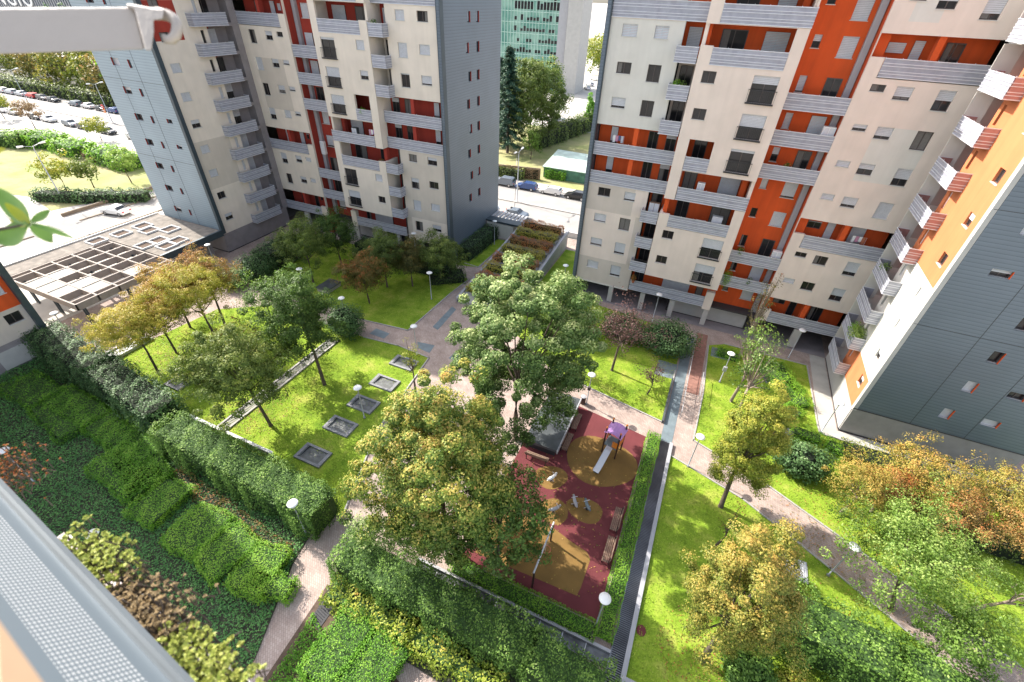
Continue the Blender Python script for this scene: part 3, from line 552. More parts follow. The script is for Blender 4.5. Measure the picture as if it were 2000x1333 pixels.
for x_, y_ in ((-60.6, 31), (-60.6, 36.5), (-66, 30.5), (-66, 37.5), (-72, 30.5), (-72, 37.5)):
    mb = MB(); mb.box(x_ - .2, x_ + .2, y_ - .2, y_ + .2, 0, PZ - .3); mb.build('post', 'plinth2', o)
# gate house wall and planter terrace between the blocks
o = empty('gatehouse', (-27.5, 61.5, 0), 'low white gatehouse wall with a slatted flat roof between the two blocks', 'gatehouse')
mb = MB(); mb.box(-30.1, -25.6, 61.0, 61.3, 0, 2.3); mb.box(-25.9, -25.6, 61.3, 65, 0, 2.3); mb.build('wall', 'white', o)
mb = MB(); mb.box(-30.2, -24.6, 60.8, 62.4, 2.5, 2.75); mb.build('roof', 'dark', o)
mb = MB()
for k in range(9): mb.box(-30.1 + k * .62, -29.75 + k * .62, 62.5, 65.0, 2.55, 2.7)
mb.build('roof_slat', 'pipe', o)
def wallthing(name, label, cat, poly, h, m, group=None):
    mb = MB(); mb.prism(poly, 0, h); ob = mb.build(name, m); return tag(ob, label, cat, group)
wallthing('boundary_wall', 'low dark topped wall along the street pavement between the blocks', 'wall', [(-40, 66.4), (-24.2, 66.4), (-24.2, 66.7), (-40, 66.7)], .9, 'kerb_w')
wallthing('boundary_wall', 'second stretch of low pale wall by the street, nearer the right block', 'wall', [(-22.5, 66.4), (-14.2, 66.4), (-14.2, 66.7), (-22.5, 66.7)], .9, 'kerb_w')
o = empty('planter_terrace', (-21, 52, 0), 'long concrete ramp roof carrying rows of planters between the two blocks', 'planter')
mb = MB(); zt = lambda y: .45 + (y - 41) / 21.5 * 2.0
P_ = [(-24.6, 41.5), (-17.4, 41.5), (-17.4, 63), (-24.6, 63)]
i = len(mb.v); mb.v += [(x, y, 0) for x, y in P_] + [(x, y, zt(y)) for x, y in P_]
for f in ((3, 2, 1, 0), (4, 5, 6, 7), (0, 1, 5, 4), (1, 2, 6, 5), (2, 3, 7, 6), (3, 0, 4, 7)): mb.f.append(f); mb.m.append(0)
mb.build('ramp_roof', 'concrete', o)
for s_, x_ in ((0, -24.6), (1, -17.4)):
    mb = MB(); a, b = (x_ - .15, x_ + .15); v = [(a, 41.5, zt(41.5) - .3), (b, 41.5, zt(41.5) - .3), (b, 63, zt(63) - .3), (a, 63, zt(63) - .3), (a, 41.5, zt(41.5) + .3), (b, 41.5, zt(41.5) + .3), (b, 63, zt(63) + .3), (a, 63, zt(63) + .3)]
    mb.v += v
    for f in ((3, 2, 1, 0), (4, 5, 6, 7), (0, 1, 5, 4), (1, 2, 6, 5), (2, 3, 7, 6), (3, 0, 4, 7)): mb.f.append(f); mb.m.append(0)
    mb.build('side_wall', 'pipe', o)
PLROWS = []
for k in range(8):
    y_ = 43 + k * 2.55; z_ = zt(y_); mb = MB(); mb.box(-24.2, -17.8, y_, y_ + 1.1, z_ - .2, z_ + .35); mb.build('planter_box', 'pipe', o); PLROWS.append((y_ + .55, z_ + .35))
for k in range(7):
    y_ = 44.35 + k * 2.55; z_ = zt(y_); mb = MB(); mb.box(-24.1, -17.9, y_ - .1, y_ + .9, z_ - .05, z_ + .1); mb.build('dark_grating', 'slate', o)
# far buildings
o = empty('glass_office_tower', (-75, 205, 0), 'green glass curtain walled office tower with a white concrete core, far behind the gap', 'office building')
def glassmat():
    m = bpy.data.materials.new('green_glass_facade'); m.use_nodes = True; t = m.node_tree; b = t.nodes['Principled BSDF']; b.inputs['Roughness'].default_value = .25
    tc = t.nodes.new('ShaderNodeNewGeometry'); n = t.nodes.new('ShaderNodeTexNoise'); n.inputs['Scale'].default_value = .25; t.links.new(tc.outputs['Position'], n.inputs['Vector'])
    r = t.nodes.new('ShaderNodeValToRGB'); r.color_ramp.elements[0].color = (.10, .27, .22, 1); r.color_ramp.elements[1].color = (.28, .46, .38, 1); r.color_ramp.elements[0].position = .35; r.color_ramp.elements[1].position = .65
    t.links.new(n.outputs['Fac'], r.inputs['Fac']); t.links.new(r.outputs[0], b.inputs['Base Color']); return m
M['gglass'] = glassmat()
gx0, gx1, gy = -92, -66.4, 194
mb = MB(); mb.box(gx0, gx1, gy, gy + 18, 0, 60); mb.build('glass_facade', 'gglass', o)
mb = MB(); r5 = random.Random(3); nb = 20; bw = (gx1 - gx0) / nb
for n in range(2, 10):
    z0 = 2 + n * 3.4; base_ = r5.choice((1.0, 1.1, 2.3))
    for k in range(6, nb):
        if r5.random() < .85: h = base_ * r5.choice((1, 1, 1, 1.6, .8)); mb = MB(); mb.box(gx0 + k * bw + .12, gx0 + (k + 1) * bw - .12, gy - .08, gy, z0, z0 + h); mb.build('dark_window', 'glass', o)
mb = MB()
for k in range(nb + 1): mb.box(gx0 + k * bw - .06, gx0 + k * bw + .06, gy - .35, gy, 0, 60)
for n in range(17): mb.box(gx0, gx1, gy - .2, gy - .1, 1.2 + n * 3.4, 1.4 + n * 3.4)
M['mull'] = mat('pale_green_mullion', (.45, .62, .55), .4); mb.build('mullion', 'mull', o)
mb = MB(); mb.box(gx1, gx1 + 3.2, gy - .5, gy + 10, 0, 62); mb.build('side_wing', 'pipe', o); mb = MB(); mb.box(gx1 + 3.2, gx1 + 3.9, gy + .5, gy + 10, 0, 60); mb.build('dark_slot', 'dark', o)
mb = MB(); mb.box(gx1 + 3.9, gx1 + 9.4, gy - 2.5, gy + 9, 0, 63); mb.build('concrete_core', 'lightstone', o)
mb = MB(); q = [(gx1 + 8.4 + .62 * math.cos(t), gy - 2.55, 39 + 1.35 * math.sin(t)) for t in [2 * math.pi * k / 16 for k in range(16)]]; q2 = [(x, y - .12, z) for x, y, z in q]
mb.quad(q2); [mb.quad([q[k], q[(k + 1) % 16], q2[(k + 1) % 16], q2[k]]) for k in range(16)]; mb.build('red_sign', 'rwhite', o)
o = empty('apartment_block', (-66, 330, 0), 'distant low orange and white block beyond the office tower', 'apartment building')
mb = MB(); mb.box(-82, -30, 330, 345, 0, 22); mb.build('wall', 'apricot', o); mb = MB(); [mb.box(-82.1, -29.9, 329.7, 330, 4 + k * 5, 5.4 + k * 5) for k in range(4)]; mb.build('balcony_band', 'white', o)
o = empty('distant_office', (-420, 330, 0), 'long blue banded office block with pale roof lettering at the top left corner', 'office building')
mb = MB(); mb.box(-560, -300, 250, 280, 0, 40); mb.build('wall', 'dark', o)
mb = MB()
for k in range(86): mb.box(-559 + k * 3, -558 + k * 3, 249.6, 250, 0, 34)
mb.build('vertical_fin', 'pipe', o)

fc = bpy.data.curves.new('lettering', 'FONT'); fc.body = 'ANGIO'; fc.size = 17; fc.extrude = .3; fc.space_character = 1.25
fo = bpy.data.objects.new('lettering_curve', fc); COL.objects.link(fo); bpy.context.view_layer.update()
lm_ = bpy.data.meshes.new_from_object(fo.evaluated_get(bpy.context.evaluated_depsgraph_get())); bpy.data.objects.remove(fo); lm_.transform(Matrix.Translation((-572, 249.2, 8.5)) @ Matrix.Rotation(R_(90), 4, 'X')); lm_.materials.clear(); lm_.materials.append(M['lampw'])
lo = bpy.data.objects.new('roof_lettering', lm_); COL.objects.link(lo); setp(lo, o)
# ------------------------------------------------------------------ foliage
L = dict(
 green=leafmat('leaf_green', [(0, (.03, .06, .012)), (.45, (.085, .16, .028)), (.8, (.18, .29, .05)), (1, (.34, .44, .12))]),
 pale=leafmat('leaf_pale_tips', [(0, (.025, .06, .015)), (.38, (.07, .14, .03)), (.66, (.20, .30, .08)), (.9, (.50, .56, .24)), (1, (.58, .60, .28))]),
 chest=leafmat('leaf_yellow_tips', [(0, (.03, .065, .012)), (.36, (.085, .16, .025)), (.58, (.20, .28, .045)), (.76, (.48, .44, .09)), (.92, (.58, .42, .11)), (1, (.58, .33, .10))]),
 olive=leafmat('leaf_olive', [(0, (.04, .07, .015)), (.5, (.12, .18, .035)), (.8, (.24, .30, .06)), (1, (.38, .38, .10))]),
 darkg=leafmat('leaf_dark', [(0, (.018, .04, .015)), (.5, (.05, .115, .035)), (.85, (.12, .22, .07)), (1, (.26, .36, .17))], .55, .25),
 glossy=leafmat('leaf_glossy', [(0, (.03, .07, .012)), (.5, (.10, .20, .03)), (.85, (.23, .37, .065)), (1, (.44, .54, .17))], .6, .35),
 autumn=leafmat('leaf_autumn', [(0, (.055, .075, .02)), (.32, (.17, .18, .045)), (.62, (.40, .28, .085)), (.85, (.50, .25, .08)), (1, (.48, .16, .05))]),
 amber=leafmat('leaf_amber', [(0, (.05, .08, .016)), (.36, (.18, .22, .035)), (.68, (.42, .34, .07)), (1, (.52, .30, .08))]),
 gold=leafmat('leaf_gold', [(0, (.06, .09, .015)), (.38, (.20, .26, .03)), (.7, (.42, .41, .055)), (1, (.55, .43, .09))]),
 brown=leafmat('leaf_brown_purple', [(0, (0.048, 0.029, 0.032)), (.5, (0.144, 0.072, 0.072)), (1, (0.352, 0.192, 0.144))]),
 light=leafmat('leaf_light', [(0, (0.062, 0.138, 0.019)), (.5, (0.188, 0.312, 0.050)), (1, (0.475, 0.575, 0.163))], .5, .45),
 yellow=leafmat('leaf_yellow_shrub', [(0, (.07, .13, .012)), (.45, (.24, .33, .03)), (.8, (.46, .48, .07)), (1, (.55, .34, .08))]),
 ivy=leafmat('leaf_ivy', [(0, (.03, .09, .03)), (.5, (.085, .24, .06)), (1, (.19, .40, .10))], .6, .25),
 lime=leafmat('leaf_lime', [(0, (.045, .14, .012)), (.5, (.15, .36, .025)), (1, (.32, .52, .05))], .6, .35),
 rust=leafmat('leaf_rust', [(0, (0.048, 0.064, 0.016)), (.5, (0.160, 0.144, 0.032)), (1, (0.512, 0.144, 0.048))]),
 conifer=leafmat('leaf_conifer', [(0, (0.012, 0.033, 0.024)), (.5, (0.030, 0.090, 0.060)), (1, (0.150, 0.240, 0.120))], .6, .1),
 dry=leafmat('leaf_dry', [(0, (0.100, 0.060, 0.030)), (.5, (0.280, 0.190, 0.100)), (1, (0.550, 0.420, 0.240))]),
 sedum=leafmat('leaf_sedum', [(0, (0.080, 0.130, 0.020)), (.5, (0.300, 0.380, 0.060)), (1, (0.620, 0.620, 0.200))], .5, .3),
 grass=leafmat('grass_blade', [(0, (.14, .23, .02)), (.5, (.28, .39, .04)), (1, (.50, .52, .13))], .8, .3),
)
NR = np.random.default_rng(7)
def leaves(name, C_, N_, size, tint, m, parent=None, asp=.6, jit=.35):
    """one small folded rhombus per leaf; C_ centres, N_ facing, tint 0..1 per leaf"""
    n = len(C_); N_ = N_ / (np.linalg.norm(N_, axis=1, keepdims=True) + 1e-9)
    a = np.cross(N_, NR.normal(size=(n, 3))); a /= np.linalg.norm(a, axis=1, keepdims=True) + 1e-9; b = np.cross(N_, a)
    s = (size * (1 + jit * NR.uniform(-1, 1, n)))[:, None] if np.isscalar(size) else size[:, None]
    V = np.empty((n, 4, 3)); V[:, 0] = C_ - a * s * .5; V[:, 1] = C_ + b * s * asp * .5 + N_ * s * .12; V[:, 2] = C_ + a * s * .5; V[:, 3] = C_ - b * s * asp * .5 + N_ * s * .12
    me = bpy.data.meshes.new(name); me.vertices.add(n * 4); me.loops.add(n * 4); me.polygons.add(n)
    me.vertices.foreach_set('co', V.reshape(-1).astype(np.float32)); me.loops.foreach_set('vertex_index', np.arange(n * 4, dtype=np.int32))
    me.polygons.foreach_set('loop_start', np.arange(0, n * 4, 4, dtype=np.int32)); me.polygons.foreach_set('loop_total', np.full(n, 4, dtype=np.int32))
    me.materials.append(m); at = me.attributes.new('tint', 'FLOAT', 'FACE'); at.data.foreach_set('value', np.clip(tint, 0, 1).astype(np.float32)); me.update(); me.validate()
    o = bpy.data.objects.new(name, me); COL.objects.link(o)
    if parent: setp(o, parent)
    return o
def crown_pts(c, r, ncl, per, cl, up=.35, hollow=.55, seed=1, wob=.22, flat=.75, bottom=-.75):
    rs = np.random.default_rng(seed); D = rs.normal(size=(ncl * 3, 3)); D /= np.linalg.norm(D, axis=1, keepdims=True); D = D[D[:, 2] > bottom][:ncl]; ncl = len(D)
    ph = rs.uniform(0, 6.28, 6); wv = 1 + wob * (np.sin(2.3 * D[:, 0] * 2 + ph[0]) * np.sin(3 * D[:, 1] + ph[1]) + .7 * np.sin(5 * D[:, 2] + ph[2] + 3 * D[:, 0])) + rs.normal(0, wob * .35, ncl)
    rad = (hollow + (1 - hollow) * rs.uniform(0, 1, ncl) ** .5) * wv
    P = D * rad[:, None] * np.array(r) + np.array(c)
    clt = rs.uniform(0, 1, ncl)
    O = rs.normal(size=(ncl, per, 3)); O /= np.linalg.norm(O, axis=2, keepdims=True); O *= rs.uniform(.3, 1, (ncl, per, 1)) ** .6; O[:, :, 2] *= flat
    cs = cl * rs.uniform(.6, 1.35, (ncl, 1, 1)); Q = P[:, None, :] + O * cs
    Nn = O * .8 + D[:, None, :] * .55 + np.array([0, 0, up]) + rs.normal(0, .42, O.shape)
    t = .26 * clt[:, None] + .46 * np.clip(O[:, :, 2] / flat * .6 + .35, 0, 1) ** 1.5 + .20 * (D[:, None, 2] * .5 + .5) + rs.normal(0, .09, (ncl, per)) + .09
    return Q.reshape(-1, 3), Nn.reshape(-1, 3), t.reshape(-1), P
def tree(name, base, h, r, leaf, label, ncl=90, per=60, cl=.6, ls=.2, group=None, cb=.3, tr=None, bark='bark', seed=1, hollow=.5, tb=0, lean=(0, 0), ell=1, wob=.22, limbs=7, tmax=None):
    o = empty(name, (base[0], base[1], 0), label, 'tree', group); z0 = h * cb; rz = (h - z0) / 2; cz = z0 + rz; tr = tr or .012 * h + .025
    c = (base[0] + lean[0], base[1] + lean[1], cz); Q, N_, t, P = crown_pts(c, (r, r * ell, rz), ncl, per, cl, seed=seed, hollow=hollow, wob=wob)
    t = t + tb
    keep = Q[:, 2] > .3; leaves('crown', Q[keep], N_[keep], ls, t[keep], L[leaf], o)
    mb = MB(); rr = random.Random(seed); b = Vector((base[0], base[1], -.05)); top = Vector((c[0], c[1], z0 + rz * 1.1)); mid = b.lerp(top, .5) + Vector((rr.uniform(-.2, .2), rr.uniform(-.2, .2), 0))
    mb.tube([b, b + Vector((0, 0, .25)), b.lerp(mid, .6), mid, top], [tr * 1.5, tr * 1.1, tr * .9, tr * .75, tr * .25], 8)
    idx = np.linspace(0, len(P) - 1, limbs).astype(int)
    for i in idx:
        e = Vector(P[i]); k = rr.uniform(.3, .75); s = b.lerp(mid, .9).lerp(top, k * .7); m_ = s.lerp(e, .5) + Vector((0, 0, -.1 * r)); mb.tube([s, m_, e], [tr * .45, tr * .28, tr * .08], 5)
    mb.build('trunk', bark, o, smooth=True); return o
def shell_pts(poly_fn, n): pass
def hedge(name, label, path, width, h, leaf, dens=60, ls=.14, cat='hedge', group=None, bump=.18, seed=1, tb=0, parent=None, z0=0, core='core_leaf', round_=.35, ends=True, topdens=1.0):
    """clipped or loose hedge along a path: dark twiggy core and a skin of leaves on top and sides"""
    rs = np.random.default_rng(seed); o = parent or empty(name, (path[0][0], path[0][1], 0), label, cat, group)
    mb = MB(); Qs = []; Ns = []; Ts = []; ph = rs.uniform(0, 6.28, 4)
    for (a, b) in zip(path, path[1:]):
        a = np.array(a[:2], float); b = np.array(b[:2], float); Ld = np.linalg.norm(b - a); d = (b - a) / Ld; nrm = np.array([-d[1], d[0]])
        n = int(Ld * (width * topdens + 2 * h) * dens) + int(2 * width * h * dens); u = rs.uniform(-.15, Ld + .15, n); q = rs.uniform(0, width + 2 * h, n)
        lat = np.where(q < width, q - width / 2, np.where(q < width + h, -width / 2, width / 2)); z = np.where(q < width, h, np.where(q < width + h, q - width, q - width - h))
        N_ = np.zeros((n, 3)); top = q < width; N_[top, 2] = 1; sgn = np.where(lat > 0, 1, -1); N_[~top, :2] = nrm * sgn[~top][:, None]; N_[~top, 2] = .35
        ne = int(2 * width * h * dens)
        if ends and ne:
            u[:ne] = np.where(rs.uniform(size=ne) < .5, 0, Ld); lat[:ne] = rs.uniform(-width / 2, width / 2, ne); z[:ne] = rs.uniform(0, h, ne); N_[:ne] = 0; N_[:ne, :2] = d * np.where(u[:ne] > 0, 1, -1)[:, None]
        e = np.abs(lat) / (width / 2); z = z - round_ * h * .5 * np.clip(e - .55, 0, 1) ** 1.5 * (z > h * .8); lat = lat * (1 - .12 * (z / h) ** 2 * (~top))
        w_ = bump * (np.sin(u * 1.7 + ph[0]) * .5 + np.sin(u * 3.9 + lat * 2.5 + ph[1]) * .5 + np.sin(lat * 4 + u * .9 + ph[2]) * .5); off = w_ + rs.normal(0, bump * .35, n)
        P = np.empty((n, 3)); P[:, :2] = a + d * u[:, None] + nrm * lat[:, None]; P[:, 2] = z + z0; P += N_ * off[:, None]; P[:, 2] = np.maximum(P[:, 2], .03 + z0)
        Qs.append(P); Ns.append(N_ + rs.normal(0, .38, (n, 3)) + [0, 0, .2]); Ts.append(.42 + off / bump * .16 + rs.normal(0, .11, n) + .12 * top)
        i = .16 + bump * .6; wa = width / 2 - i; ho = h - i; pp = [a + nrm * wa + d * i * .5, b + nrm * wa - d * i * .5, b - nrm * wa - d * i * .5, a - nrm * wa + d * i * .5]; mb.prism([tuple(p) for p in pp], z0, z0 + ho)
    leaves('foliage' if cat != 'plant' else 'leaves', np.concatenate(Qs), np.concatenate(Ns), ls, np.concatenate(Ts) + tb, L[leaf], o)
    mb.build('core', 'core_green' if leaf in ('lime', 'yellow', 'glossy', 'ivy') else core, o); return o
M['core_green'] = mat('green_twig_core', (.035, .075, .015), .95, .4, 7); M['core_leaf'] = mat('twiggy_core', (.012, .02, .008), .95, .3, 5); M['core_brown'] = mat('twiggy_brown_core', (.05, .035, .02), .95, .3, 5)
def bush(name, label, c, r, h, leaf, n=2500, ls=.16, group=None, seed=1, tb=0, cat='shrub', wob=.12):
    o = empty(name, (c[0], c[1], 0), label, cat, group); rx, ry = (r if hasattr(r, '__len__') else (r, r)); ncl = max(12, n // 40)
    Q, N_, t, P = crown_pts((c[0], c[1], h * .45), (rx * .86, ry * .86, h * .5), ncl, 40, .35 * (rx * ry * h) ** (1 / 3) * .8 + .08, seed=seed, hollow=.75, wob=wob, bottom=-.6); Q[:, 2] = np.maximum(Q[:, 2], .05)
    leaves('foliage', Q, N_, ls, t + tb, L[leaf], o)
    mb = MB(); k = 10; mb.lathe((c[0], c[1], 0), [(min(rx, ry) * .35, 0), (min(rx, ry) * .7, h * .25), (min(rx, ry) * .72, h * .55), (min(rx, ry) * .4, h * .8), (.05, h * .9)], 10); mb.build('core', 'core_leaf', o); return o
def cover(name, label, cat, poly, leaf, n, ls, hf, group=None, seed=1, tb=0, kind=None, base='core_leaf', hole=None, tvar=.16):
    """ground cover: leaves over a height field inside a polygon"""
    rs = np.random.default_rng(seed); P = np.array(poly, float); mn, mx = P.min(0), P.max(0); pts = rs.uniform(mn, mx, (int(n * 2.2), 2)); ins = np.zeros(len(pts), bool); j = len(P) - 1
    for i in range(len(P)):
        c_ = ((P[i, 1] > pts[:, 1]) != (P[j, 1] > pts[:, 1])) & (pts[:, 0] < (P[j, 0] - P[i, 0]) * (pts[:, 1] - P[i, 1]) / (P[j, 1] - P[i, 1] + 1e-12) + P[i, 0]); ins ^= c_; j = i
    pts = pts[ins][:n]; z = hf(pts[:, 0], pts[:, 1]); e = .15; gx = (hf(pts[:, 0] + e, pts[:, 1]) - z) / e; gy = (hf(pts[:, 0], pts[:, 1] + e) - z) / e
    N_ = np.stack([-gx, -gy, np.ones(len(z))], 1) + rs.normal(0, .45, (len(z), 3)); Q = np.column_stack([pts, z + rs.normal(0, .03, len(z)) + .03]); big = np.sin(pts[:, 0] * 1.3) * np.sin(pts[:, 1] * 1.7 + 1) * .1
    t = .45 + big + rs.normal(0, tvar, len(z)) + tb + np.clip(z / (z.max() + .01), 0, 1) * .15; m = leaves(name, Q, N_, ls, t, L[leaf])
    # underlying mound surface joined below the leaves
    return tag(m, label, cat, group, kind)

# ---- trees inside the courtyard  (base px, measured height and crown radius in metres)
def at(px, py): return G(px, py)[:2]
tree('broadleaf_tree', at(1006, 858), 16.4, 4.75, 'pale', 'tallest tree, dense dark green with pale leaf tips, behind the playground roof', 380, 300, .62, .165, cb=.12, seed=3, wob=.2, tb=.04, limbs=16)
tree('broadleaf_tree', at(872, 1066), 13.7, 4.25, 'chest', 'widest tree in the middle, green crown speckled with yellow leaf tips', 500, 260, .56, .145, cb=.12, seed=8, wob=.2, tb=.03, limbs=18, lean=(-.2, .4))
tree('broadleaf_tree', at(972, 1098), 9.0, 2.7, 'green', 'smaller green tree at the playground corner, under the wide yellow tipped tree', 180, 80, .55, .17, cb=.2, seed=12, tb=-.05)
tree('broadleaf_tree', at(529, 832), 9.6, 3.5, 'olive', 'olive green tree with a leaning trunk at the lower left of the skylight lawn', 250, 150, .6, .15, cb=.28, seed=5, lean=(-1.6, 0), tb=.1, wob=.3, limbs=12, hollow=.4)
tree('broadleaf_tree', at(634, 752), 11.4, 3.2, 'green', 'dark green tree in the middle of the skylight lawn', 270, 160, .6, .15, cb=.2, seed=6, lean=(-1.6, .6), tb=-.1, wob=.3, limbs=12)
tree('feathery_tree', at(560, 690), 8.6, 2.4, 'light', 'thin pale feathery tree behind the dark green lawn tree', 60, 50, .7, .15, cb=.3, seed=7, lean=(-1.4, .6), tb=-.15, hollow=.3)
for i, (bx, by, h, r, lf, tb, lb) in enumerate((
    (311, 731, 7.3, 2.9, 'gold', .08, 'yellow green autumn tree nearest the tall hedge, front of the row by the pergola'),
    (345, 690, 6.6, 2.5, 'amber', -.08, 'amber autumn tree second in the row by the pergola'),
    (428, 672, 8.6, 3.0, 'gold', .0, 'bright yellow and orange autumn tree third in the row by the pergola'),
    (440, 636, 8.4, 2.7, 'autumn', -.12, 'orange topped autumn tree farthest back in the row by the pergola'),
    (372, 640, 7.2, 2.6, 'amber', .08, 'orange autumn tree at the pergola edge, behind the row'))):
    tree('autumn_tree', at(bx, by), h, r, lf, lb, 260, 85, .5, .13, group='autumn trees beside the pergola', cb=.42, seed=20 + i, lean=(-1.1, .3), tb=tb + .24, wob=.3, hollow=.45, limbs=10)
tree('small_maple', at(480, 700), 4.2, 1.9, 'autumn', 'low rust orange maple between the two lawn trees', 45, 45, .55, .15, cb=.25, seed=31, tb=-.05)
for i, (bx, by, h, r, lf, tb, lb) in enumerate((
    (612, 552, 8.2, 2.9, 'olive', .0, 'large olive tree at the left of the shaded lawn'),
    (668, 520, 7.6, 2.4, 'green', -.15, 'dark green tree by the white ground floor panel behind the shaded lawn'),
    (722, 594, 6.6, 2.5, 'rust', .0, 'reddish brown tree nearest the front of the shaded lawn'),
    (757, 562, 7.4, 2.6, 'olive', -.1, 'olive tree with reddish leaves in the middle of the shaded lawn'),
    (806, 560, 6.4, 2.1, 'rust', -.25, 'thin dark tree behind the shaded lawn, right of its middle'),
    (862, 552, 6.6, 2.7, 'olive', .0, 'brownish olive tree at the right of the shaded lawn, before the dark shrubs'))):
    tree('lawn_tree', at(bx, by), h, r, lf, lb, 260, 80, .5, .14, group='trees on the shaded lawn', cb=.32, seed=40 + i, tb=tb, wob=.3, hollow=.45, limbs=9)
tree('plum_tree', at(1195, 724), 8.6, 2.9, 'brown', 'purple brown thinning plum tree on the lawn below the orange block', 120, 26, .75, .14, cb=.3, seed=51, hollow=.25, limbs=34, wob=.35, lean=(.4, .3))
tree('plum_tree', at(1264, 772), 4.4, 1.1, 'brown', 'small purple plum tree beside the slate path', 30, 26, .4, .12, cb=.3, seed=52, hollow=.2, limbs=12)
tree('young_tree', at(1103, 722), 6.6, 1.6, 'green', 'slim green tree partly hidden at the left of the plum tree lawn', 50, 45, .6, .17, cb=.25, seed=53, tb=-.1)
tree('fastigiate_tree', at(1427, 785), 10.5, 1.3, 'light', 'tall narrow half bare tree beside the lamp with the grey box', 60, 24, .5, .16, cb=.12, seed=54, hollow=.2, limbs=34, bark='bark_p', tb=-.1)
tree('fastigiate_tree', at(1440, 812), 9.4, 1.5, 'pale', 'grey green narrow tree directly behind the yellow green oval tree', 60, 26, .55, .16, cb=.12, seed=55, hollow=.2, limbs=30, bark='bark_p', tb=.0)
tree('fastigiate_tree', at(1442, 700), 11.0, 1.1, 'rust', 'tall bare narrow tree with a few rusty leaves against the orange recess', 50, 18, .45, .14, cb=.14, seed=56, hollow=.15, limbs=36, bark='bark_p')
tree('oval_tree', at(1407, 990), 11.8, 2.05, 'gold', 'yellow green oval tree beside the brick path, in the middle right', 260, 230, .45, .11, cb=.13, seed=57, wob=.16, lean=(0, .6), limbs=12, tb=.0)
tree('oval_tree', at(1370, 1290), 12.4, 2.3, 'amber', 'golden orange oval tree on the bright lawn at the bottom', 280, 240, .46, .105, cb=.16, seed=58, wob=.24, lean=(-.1, .5), limbs=14, tb=-.02)
tree('spreading_tree', at(1738, 1190), 7.6, 3.9, 'light', 'pale green spreading tree over the brick path at lower right', 240, 80, .6, .13, cb=.3, seed=59, wob=.3, hollow=.3, limbs=16, tb=.05, lean=(-.7, 1.2))
tree('spreading_tree', at(1812, 1290), 5.2, 2.0, 'light', 'smaller pale green tree at the lower right by the path kerb', 90, 80, .55, .13, cb=.3, seed=60, hollow=.3, limbs=10, tb=-.12)
for i, (bx, by, h, r, lf, tb, lb) in enumerate((
    (1640, 1003, 5.6, 2.0, 'amber', .0, 'amber tree with a pale leaning trunk next to the dark glossy shrub'),
    (1742, 985, 6.4, 2.6, 'amber', .05, 'wide orange yellow tree in front of the grey plinth'),
    (1700, 1000, 4.6, 1.7, 'autumn', .08, 'low orange red tree between the amber trees'),
    (1820, 1055, 5.2, 2.2, 'autumn', .0, 'orange brown twiggy tree in the middle of the right hand row'),
    (1905, 1020, 5.4, 2.4, 'amber', -.05, 'yellow amber tree behind the twiggy orange tree'),
    (1960, 1085, 5.2, 2.2, 'autumn', .05, 'orange tree at the right edge above the bare tree'))):
    tree('autumn_tree', at(bx, by), h, r, lf, lb, 150, 72, .5, .115, group='autumn trees below the teal end wall', cb=.3, seed=70 + i, tb=tb + .16, wob=.3, hollow=.3, limbs=16, bark='bark_p')
tree('young_tree', at(812, 768), 6.6, .8, 'gold', 'spindly young yellow tree at the corner of the skylight lawn', 26, 18, .35, .13, cb=.3, seed=61, hollow=.1, limbs=12)
tree('young_tree', at(1397, 1068), 5.2, .6, 'rust', 'tiny bare sapling between the two oval trees', 14, 10, .3, .12, cb=.3, seed=62, hollow=.1, limbs=9)
tree('willow_shrub_tree', at(735, 1078), 4.2, 1.5, 'pale', 'grey green feathery small tree at the end of the lower hedge', 50, 50, .5, .14, cb=.1, seed=63, tb=.05)
# bare tree at right
o = empty('bare_tree', (*at(1898, 1191), 0), 'leafless pale branched tree leaning right on the bright lawn at the right edge', 'tree'); mb = MB(); rr = random.Random(3)
def branch(p, d, Ln, r, lv):
    q = p + d * Ln; mb.tube([p, p.lerp(q, .5) + Vector((rr.uniform(-.06, .06), rr.uniform(-.06, .06), rr.uniform(-.03, .06))) * Ln, q], [r, r * .8, r * .6], 6 if lv < 3 else 4)
    if lv < 5:
        for k in range(3 if lv < 3 else 2): branch(q, (d + Vector((rr.uniform(-.8, .8), rr.uniform(-.8, .8), rr.uniform(-.1, .6)))).normalized(), Ln * rr.uniform(.55, .8), r * .58, lv + 1)
b0 = Vector((*at(1898, 1191), 0)); branch(b0, Vector((.55, .15, .8)).normalized(), 1.7, .14, 0); mb.build('trunk', 'bark_p', o, smooth=True)

# ---- hedges and shrubs
hedge('tall_hedge', 'tall dark leafy hedge from the pergola corner down to the white coping', [(-57.0, 14.9), (-46.5, 14.2), (-36.2, 12.9)], 3.0, 3.1, 'darkg', 110, .15, bump=.35, seed=1, tb=.06, group='tall hedges across the garden')
hedge('tall_hedge', 'tall bright green hedge along the front of the skylight lawn, left of the lower path', [(-34.6, 12.1), (-18.3, 11.6)], 2.8, 2.9, 'glossy', 150, .125, bump=.32, seed=2, tb=.02, group='tall hedges across the garden')
hedge('tall_hedge', 'long glossy green hedge at bottom centre, right of the lower path', [(-15.2, 9.9), (-2, 9.7), (2.2, 9.2)], 2.7, 2.7, 'glossy', 150, .125, bump=.34, seed=3, tb=.0, group='tall hedges across the garden')
hedge('tall_hedge', 'big loose green hedge along the brick path at the lower right', [(10.2, 17.9), (17.0, 17.4), (25, 16.0)], 3.4, 3.0, 'glossy', 130, .14, bump=.5, seed=4, tb=.04, group='tall hedges across the garden')
hedge('low_hedge', 'knee high clipped hedge down the right side of the playground', [(1.62, 30.2), (1.62, 12.6)], 1.15, .55, 'lime', 240, .09, bump=.06, seed=5, tb=.12, group='low hedges round the playground', round_=.1)
